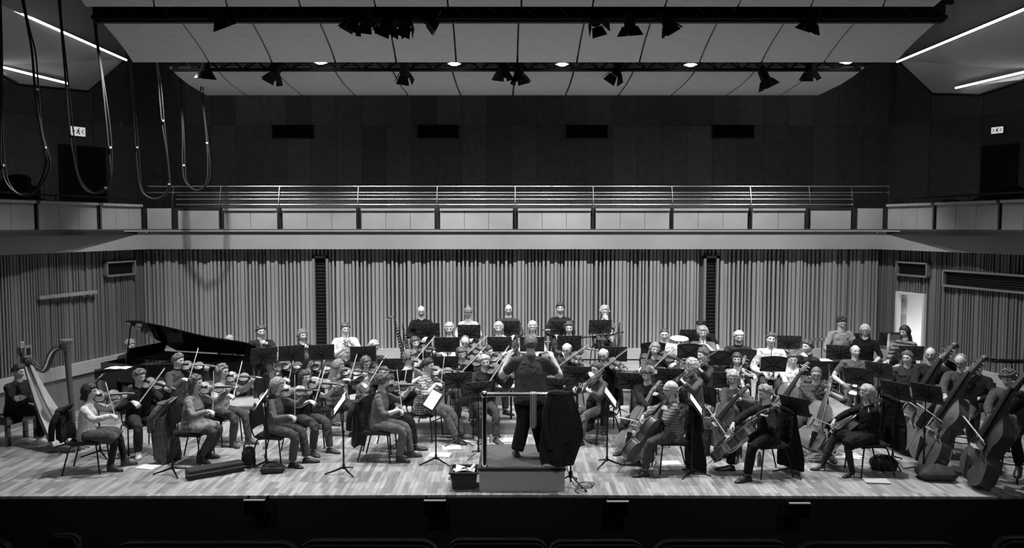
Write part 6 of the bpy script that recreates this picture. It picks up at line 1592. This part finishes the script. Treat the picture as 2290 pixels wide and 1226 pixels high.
# ---- bottles
def bottle(px, py, h, r, lab, dark=False):
    p = pos(px, py, 0); e = empty('water_bottle', tuple(p)); tag(e, lab, 'bottle')
    m = MATS.get('clear_plastic')
    if not m:
        m = bpy.data.materials.new('clear_plastic'); m.use_nodes = True; bs = m.node_tree.nodes['Principled BSDF']; bs.inputs['Transmission Weight'].default_value = .9; bs.inputs['Roughness'].default_value = .08; bs.inputs['IOR'].default_value = 1.25; bs.inputs['Base Color'].default_value = (.9, .9, .9, 1); MATS['clear_plastic'] = m
    b = B(); b.lathe([(r*.9, 0), (r, .01), (r, h*.3), (r*.92, h*.4), (r, h*.5), (r, h*.68), (r*.45, h*.86), (r*.4, h*.95)], 16); b.build('body', mat('bottle_dark', .10, .3) if dark else m, e)
    b = B(); b.lathe([(0, h*.94), (r*.45, h*.94), (r*.45, h), (0, h)], 12); b.build('cap', GL, e)
    b = B(); b.lathe([(r*1.01, h*.5), (r*1.01, h*.66)], 16); b.build('label_band', mat('bottle_band', .3, .5), e)
bottle(1098, 1000, .20, .032, 'clear water bottle standing at the left rear corner of the podium')
bottle(1467, 1068, .24, .036, 'clear water bottle under the chair of the knitted-cap cellist')
bottle(1698, 1043, .23, .034, 'grey drinking bottle beneath the leather-jacketed cellist chair', True)
bottle(592, 1018, .2, .03, 'clear bottle behind the turtlenecked violinist chair')
# ---- cases and bags
def case(p0, p1, w_, h, lab):
    a_ = pos(*p0); c_ = pos(*p1); d_ = (c_-a_); L_ = d_.length; e = empty('violin_case', tuple((a_+c_)/2), math.atan2(d_.y, d_.x)); tag(e, lab, 'case'); m = mat('case_cloth', .018, .7, bump=.3, bs=80)
    b = B(); x = L_/2
    b.loft([[(sx*x*(1-q), sy*w_/2*(1-q*1.2), z) for sx, sy in ((-1, -1), (-.96, -1.1), (.96, -1.1), (1, -1), (1.02, 0), (1, 1), (.96, 1.1), (-.96, 1.1), (-1, 1), (-1.02, 0))] for z, q in ((0, .02), (.02, 0), (h*.9, 0), (h, .03))]); b.build('shell', m, e, angle=30)
    b = B(); b.tube([(sx*x*1.01, sy*w_/2*1.12, h*.6) for sx, sy in ((-1, -1), (1, -1), (1, 1), (-1, 1), (-1, -1))], .005, 5); b.build('zip', GB, e)
    b = B()
    for sx in (-1, 1): b.ell((sx*x*1.0, -w_*.3, h*.6), (.012, .012, .012), 8, 5); 
    b.tube([(x*1.0, -.02, h*.5), (x+.12, -.03, .02), (x+.26, -.01, .2)], .004, 5)
    b.build('clasp', CHR, e)
    b = B(); b.tube(smooth([(-.08, -w_/2*1.12, h*.55), (-.07, -w_/2*1.12-.03, h*.55), (.07, -w_/2*1.12-.03, h*.55), (.08, -w_/2*1.12, h*.55)], 3), .009, 6); b.build('handle', BLK, e)
case((418, 1072), (542, 1050), .20, .13, 'long black violin case on the floor in front of the pale cardigan')
def bag(px, py, w_, d_, h, rot, lab, soft=.15, v=.015, strap=True, flap=None, name='bag'):
    p = pos(px, py, 0); e = empty(name, tuple(p), R(rot)); tag(e, lab, 'bag'); m = mat('bag_%d' % int(v*1000), v, .75, var=.3, vs=10, bump=.5, bs=40)
    b = B(); rings = []
    for i in range(9):
        t = i/8; k = (1-soft*(2*abs(t-.4))**2); kk = k if i < 7 else k*(.86 if i == 7 else .5)
        rings.append([(w_/2*kk*max(-1, min(1, 1.25*math.cos(q)))+.02*noise.noise(V((q, t*3, px))), d_/2*kk*max(-1, min(1, 1.25*math.sin(q)))+.02*noise.noise(V((q, t*3, py))), h*t*(1+.12*noise.noise(V((q*1.5, 2, px))))) for q in [j*math.pi/10 for j in range(20)]])
    b.loft(rings); o = b.build('body', m, e); 
    if flap:
        b = B(); b.sheet([[(-w_*.45+w_*.9*u, y, z+.01*math.sin(u*7)) for u in (0, .25, .5, .75, 1)] for y, z in ((d_*.35, h*.95), (0, h*1.03), (-d_*.42, h*.9), (-d_*.55, h*.55))], .012); b.build('flap', mat('bag_flap', flap, .6), e)
    if strap:
        b = B(); b.tube(smooth([(-w_*.4, 0, h*.85), (-w_*.25, -d_*.2, h*1.15), (w_*.2, -d_*.3, h*1.1), (w_*.45, -d_*.2, h*.6), (w_*.6, -d_*.5, .01)], 4), [(.012, .004)]*17, 5); b.build('strap', BLK, e)
bag(556, 1044, .17, .14, .30, 0, 'small upright black bag with shiny buckles beside the violin case', soft=.05)
bag(610, 1056, .34, .22, .12, 10, 'slouched dark bag by the turtlenecked violinist shoes', soft=.4)
bag(1975, 1050, .36, .22, .20, -8, 'black shoulder bag with papers under the front right chair', soft=.2)
bag(2092, 1072, .50, .34, .22, -6, 'large slumped dark bag near the tallest music stand', soft=.55, v=.03, strap=False)
bag(1312, 812, .5, .35, .22, 0, 'dark bag heaped on the riser behind the waistcoated violist', soft=.3) if False else None
# ---- clothes on chairs
def drape(key, lab, col, zt, zb, hw=.19, dp=.10, yo=-.36, seed=3, name='coat', xo=0.):
    P_ = PEOPLE[key]; e = empty(name); e.matrix_world = P_['Mw'] @ Matrix.Translation((xo, yo, 0)); tag(e, lab, 'clothing')
    rings = []; n = 26
    for i in range(12):
        t = i/11; z = zt+(zb-zt)*t; k = .72+.55*t-.35*max(0, t-.8)*2
        ring = []
        for j in range(n):
            q = 2*math.pi*j/n; f = 1+.16*math.sin(q*5+seed+t*2)*t+.10*noise.noise(V((math.cos(q)*2, math.sin(q)*2+seed, t*3)))
            ring.append((hw*k*math.cos(q)*f, dp*k*math.sin(q)*f+.03*math.sin(t*3+seed), z+.02*math.sin(q*3+seed)*t))
        rings.append(ring)
    b = B(); b.loft(rings); o = b.build('body', col, e)
    b = B(); b.tube(smooth([(-hw*.6, .02, zt-.02), (-hw*.3, .08, zt+.035), (hw*.3, .08, zt+.035), (hw*.6, .02, zt-.02)], 3), [(.035, .03)]*10, 8); b.build('collar', col, e)
    b = B(); b.tube(smooth([(hw*.55, -.02, zt-.03), (hw*1.0, -dp*.9, zt-.2), (hw*.9, -dp*1.2, zt-.42)], 3), [.04, .05, .05, .046, .045, .04, .04], 9); b.build('sleeve', col, e)
    return e
def garment(key, lab, col, w_=.36, front=.42, back=.5, seed=3, side=0., name='cardigan', wav=.03):
    P_ = PEOPLE[key]; o = hanging(name, -w_/2+side, w_/2+side, front, back, col, lab, 'clothing', th=.018, wav=wav, seed=seed, taper=.1)
    o.matrix_world = P_['Mw'] @ Matrix.Translation((0, -.29, .865))
    return o
drape('front_left', 'dark cardigan over the chair back of the leftmost violinist', shade(.022), .93, .50, .20, .09, -.30, 5, 'cardigan')
drape('cardigan', 'long tweed coat hanging behind the woman in pale cardigan', mat('tweed', .11, .9, pat='blob', pv=.05, ps=45, bump=.6, bs=60), .90, .03, .22, .14, -.40, 4)
drape('front_curly', 'grey knitted cardigan over the curly-haired front violinist chair', shade(.05), .90, .22, .17, .08, -.33, 6, 'cardigan')
drape('cap', 'long black coat hanging from the knitted-cap cellist chair', shade(.013), .92, .03, .20, .12, -.36, 7)
drape('leather', 'black coat hanging from the leather-jacketed cellist chair', shade(.011), .90, .10, .22, .12, -.34, 8)
drape('front_right', 'black padded coat behind the fair-haired cellist', shade(.014), 1.08, .40, .24, .13, -.34, 9)
drape('bald_waist', 'dark jacket on the chair of the waistcoated violist', shade(.02), .92, .3, .2, .08, -.32, 10, 'jacket')

# ---- contrabassoon-like instruments standing on the riser, sax on its stand
rp = pos(893, 800, .68)
def reedrack(px, top_y, name, lab, hgt, lean_, bend):
    p = V((atX(px, .68, 15.9), 15.9, .68)); e = empty(name, tuple(p)); tag(e, lab, 'instrument')
    H_ = hgt; tp = V((lean_, 0, H_))
    b = B(); b.tube([(0, 0, .05), tp], [.024, .018], 10); b.tube([(0.05, 0, .05), tp*.8+V((.04, 0, 0))], [.022, .016], 10); b.build('body', EBONY, e)
    b = B()
    for k in range(14): q = tp*(.1+.06*k); b.ell((q.x+.01, q.y-.025, q.z), (.012, .008, .014), 7, 5); b.ell((q.x+.055, q.y-.022, q.z*.8+.05), (.01, .008, .012), 7, 5)
    b.tube([(.03, -.024, .1), tp*.95+V((.03, -.02, 0))], .004, 5); b.build('keywork', CHR, e)
    b = B(); b.tube(smooth([tp, tp+V((-.02, 0, .07)), tp+V((-.08, 0, .09)), tp+V((-.13, 0, .03)), tp+V((-.19, 0, .06))] if bend else [tp, tp+V((-.03, 0, .06)), tp+V((-.07, 0, .05))], 4), [.014]*(17 if bend else 9), 8); b.build('crook', CHR, e)
    b = B(); 
    for q in (0, 2.1, 4.2): b.tube([(0, 0, .18), (.2*math.cos(q), .2*math.sin(q), .01)], .008, 5)
    b.build('floor_peg', BLK, e)
reedrack(905, 705, 'bass_clarinet', 'long black wind instrument with curved silver neck standing upright', .98, -.20, True)
reedrack(915, 715, 'contrabassoon', 'dark wooden bassoon leaning beside the curved silver neck', .86, -.12, False)
sx = use('sax', sax); p = atY(1388, 728, 15.7); sx.location = p; sx.rotation_euler = (0, 0, R(60)); sx.scale = (.72,)*3 if False else (.9, .9, .82); tag(sx, 'saxophone standing on the riser edge right of the patterned blouse', 'saxophone')
e = empty('saxophone_stand', (p.x, p.y, .68)); tag(e, 'black stand holding the saxophone on the riser edge', 'stand')
b = B(); b.tube([(0, .02, .1), (0, .02, p.z-.68-.2)], .01, 6); b.build('pole', BLK, e)
for k in range(3):
    b = B(); q = k*2.09; b.tube([(0, .02, .15), (.16*math.cos(q), .16*math.sin(q), .01)], .009, 5); b.build('leg', BLK, e)

# ---- dark cloth-covered heap behind the waistcoat violist
p = pos(1404, 845, .25); b = B(); rings = []
for i in range(8):
    t = i/7; k = 1-.25*t*t-(.0 if i < 7 else .45); rings.append([(.42*k*math.cos(q)*(1+.08*noise.noise(V((q, t, 1)))), .3*k*math.sin(q), .62*t*(1+.10*noise.noise(V((math.cos(q)*2, math.sin(q)*2, 4))))) for q in [j*math.pi/12 for j in range(24)]])
b.loft(rings); o = b.build('covered_drum', mat('cover_cloth', .03, .9, var=.3, vs=6, bump=.6, bs=12)); o.location = (p.x, 14.05, .2); tag(o, 'drum under a dark cloth cover behind the violas', 'drum')

# ---- percussion
def drum(px, py, Y, r, d_, tilt, lab, name, shell=.45, z0=.3, horizontal=True):
    p = atY(px, py, Y); e = empty(name, tuple(p)); tag(e, lab, 'drum'); M = Matrix.Rotation(R(tilt), 4, 'X')
    b = B(); b.lathe([(r, -d_), (r, 0)], 28, 0, M); b.build('shell', mat('drum_shell_%d' % int(shell*100), shell, .3, .6), e)
    b = B(); b.lathe([(0, .008), (r*.99, .008), (r*.99, .002), (0, .002)], 28, 0, M); b.build('drum_head', WHITE, e)
    b = B()
    for z in (0, -d_): b.lathe([(r*1.0, z-.012), (r*1.05, z-.012), (r*1.05, z+.012), (r*1.0, z+.012), (r*1.0, z-.012)], 28, 0, M, False)
    b.build('hoop', CHR, e)
    b = B()
    for k in range(8):
        q = k*math.pi/4; b.tube([M @ V((r*1.04*math.cos(q), r*1.04*math.sin(q), -d_)), M @ V((r*1.04*math.cos(q), r*1.04*math.sin(q), 0))], .006, 5)
    b.build('tension_rods', CHR, e)
    zf = -(p.z-z0)
    for k in range(3):
        q = k*2.09+.5; b = B(); b.tube([(.02*math.cos(q), .02*math.sin(q), -d_), (0, 0, zf+.35), (.25*math.cos(q), .25*math.sin(q), zf+.01)], .009, 5); b.build('stand_leg', BLK, e)
    return e
drum(1519, 758, 15.3, .18, .14, 10, 'bright snare drum on its stand beside the young man in white shirt', 'snare_drum', .5)
# cymbal
p = atY(1838, 759, 16.0); e = empty('cymbal', tuple(p)); tag(e, 'thin cymbal on a stand left of the man in pale jumper', 'cymbal')
b = B(); b.lathe([(.012, .03), (.04, .02), (.05, .008), (.22, -.004), (.22, -.007), (.05, .004), (.012, .02)], 28); b.build('plate', BRASS, e)
b = B(); b.tube([(0, 0, .05), (0, 0, .3-p.z)], .009, 6); b.build('pole', BLK, e)
for k in range(3): q = k*2.09+.4; b = B(); b.tube([(0, 0, .6-p.z), (.28*math.cos(q), .28*math.sin(q), .31-p.z)], .008, 5); b.build('leg', BLK, e)
# percussion table with music
p = PEOPLE['stand_pale']['base']
e = empty('percussion_table', (p.x-.25, p.y-.55, 0)); tag(e, 'dark percussion table in front of the standing man in pale jumper', 'table')
b = B(); b.box((0, 0, .97), (1.3, .45, .04)); b.build('top', PLAST, e, smooth=False)
for sx_ in (-1, 1):
    for sy_ in (-1, 1): b = B(); b.tube([(sx_*.6, sy_*.18, .95), (sx_*.6, sy_*.18, 0)], .015, 6); b.build('leg', BLK, e)
b = B(); b.sheet([[(-.55+.4*u, -.14+.3*v_, .995) for u in (0, .5, 1)] for v_ in (0, 1)], .004); o = b.build('paper_sheet', WHITE); o.location = e.location; tag(o, 'white music lying on the percussion table', 'paper')
# timpani
for i, (x, y, Y, lab) in enumerate(((1958, 788, 15.1, 'timpani drum right of the blonde percussionist'), (2010, 798, 14.6, 'timpani drum in front of the long-haired percussionist'))):
    z = .86; X = atX(x, z, Y); e = empty('timpani', (X, Y, 0)); tag(e, lab, 'drum')
    b = B(); b.lathe([(.02, .38), (.15, .42), (.28, .55), (.33, .72), (.34, .86), (.35, .86)], 28); b.build('kettle', mat('kettle', .25, .3, .8), e)
    b = B(); b.lathe([(0, .88), (.34, .88), (.36, .88), (.36, .85), (.34, .85)], 28); b.build('drum_head', mat('drum_skin', .6, .6), e)
    for k in range(4):
        q = k*math.pi/2+.7; b = B(); b.tube([(.36*math.cos(q), .36*math.sin(q), .87), (.33*math.cos(q), .33*math.sin(q), .3), (.25*math.cos(q), .25*math.sin(q), .02)], .016, 6); b.build('leg', BLK, e)
# bass drum standing behind the long-haired woman
p = atY(2008, 790, 15.6); e = empty('bass_drum', tuple(p)); tag(e, 'large upright bass drum hoop behind the long-haired percussionist', 'drum')
M = Matrix.Rotation(R(62), 4, 'Z') @ Matrix.Rotation(R(90), 4, 'X')
b = B(); b.lathe([(.36, -.16), (.36, .16)], 32, 0, M); b.build('shell', mat('bass_drum_shell', .05, .4), e)
b = B()
for z in (-.17, .17): b.lathe([(.36, z-.02), (.385, z-.02), (.385, z+.02), (.36, z+.02), (.36, z-.02)], 32, 0, M, False)
b.build('hoop', mat('hoop', .3, .4), e)
b = B(); b.lathe([(0, .15), (.36, .15), (.36, .148), (0, .148)], 32, 0, M); b.lathe([(0, -.15), (.36, -.15), (.36, -.148), (0, -.148)], 32, 0, M); b.build('drum_head', mat('dark_skin', .03, .5), e)
zf = -p.z
for s in (-1, 1): b = B(); b.tube([(s*.3, -.2, zf), (s*.28, 0, -.2)], .02, 6); b.tube([(s*.3, .2, zf), (s*.28, 0, -.2)], .02, 6); b.build('cradle', BLK, e)
# trumpet resting upright on the knee of the man in white, clarinet cases
P_ = PEOPLE['white_trp']; t_ = use('trumpet', trumpet); t_.matrix_world = P_['Mw'] @ frame((.0, .34, P_['hz']+.62), (0, -.02, -1), (0, 1, 0)); tag(t_, 'trumpet held upright in front of the bright white shirt', 'trumpet')
# clarinets and flutes held by the back rows, seen beside the desks
for key, fn, x_, y_, z_, yd, lab in (('flute_2', 'flute', .10, .38, .22, (1, .1, .02), 'silver flute held across the lap of the second flute-row player'), ('clar_glasses', 'clarinet', -.25, .34, .30, (.3, .4, -.8), 'clarinet held by the man with receding hair'), ('bearded', 'clarinet', .42, .32, .22, (-1, .2, .05), 'clarinet lying across the bearded man lap'), ('head_down', 'clarinet', .12, .32, .30, (.0, .3, -1), 'clarinet upright beside the stand of the bowed-head woman'), ('flute_4', 'clarinet', -.30, .36, .22, (-1, .1, -.1), 'dark clarinet pointing out right of the rightmost flute-row stand'), ('flute_3', 'flute', -.35, .3, .34, (.9, .1, .0), 'silver flute of the woman with long white hair')):
    P_ = PEOPLE[key]; o = use(fn, (lambda: woodwind('clarinet', .60, .0145, False, .03)) if fn == 'clarinet' else (lambda: woodwind('flute', .64, .0105, True)))
    o.matrix_world = P_['Mw'] @ frame((x_, y_, P_['hz']+z_), yd, (0, .3, 1)); tag(o, lab, fn)
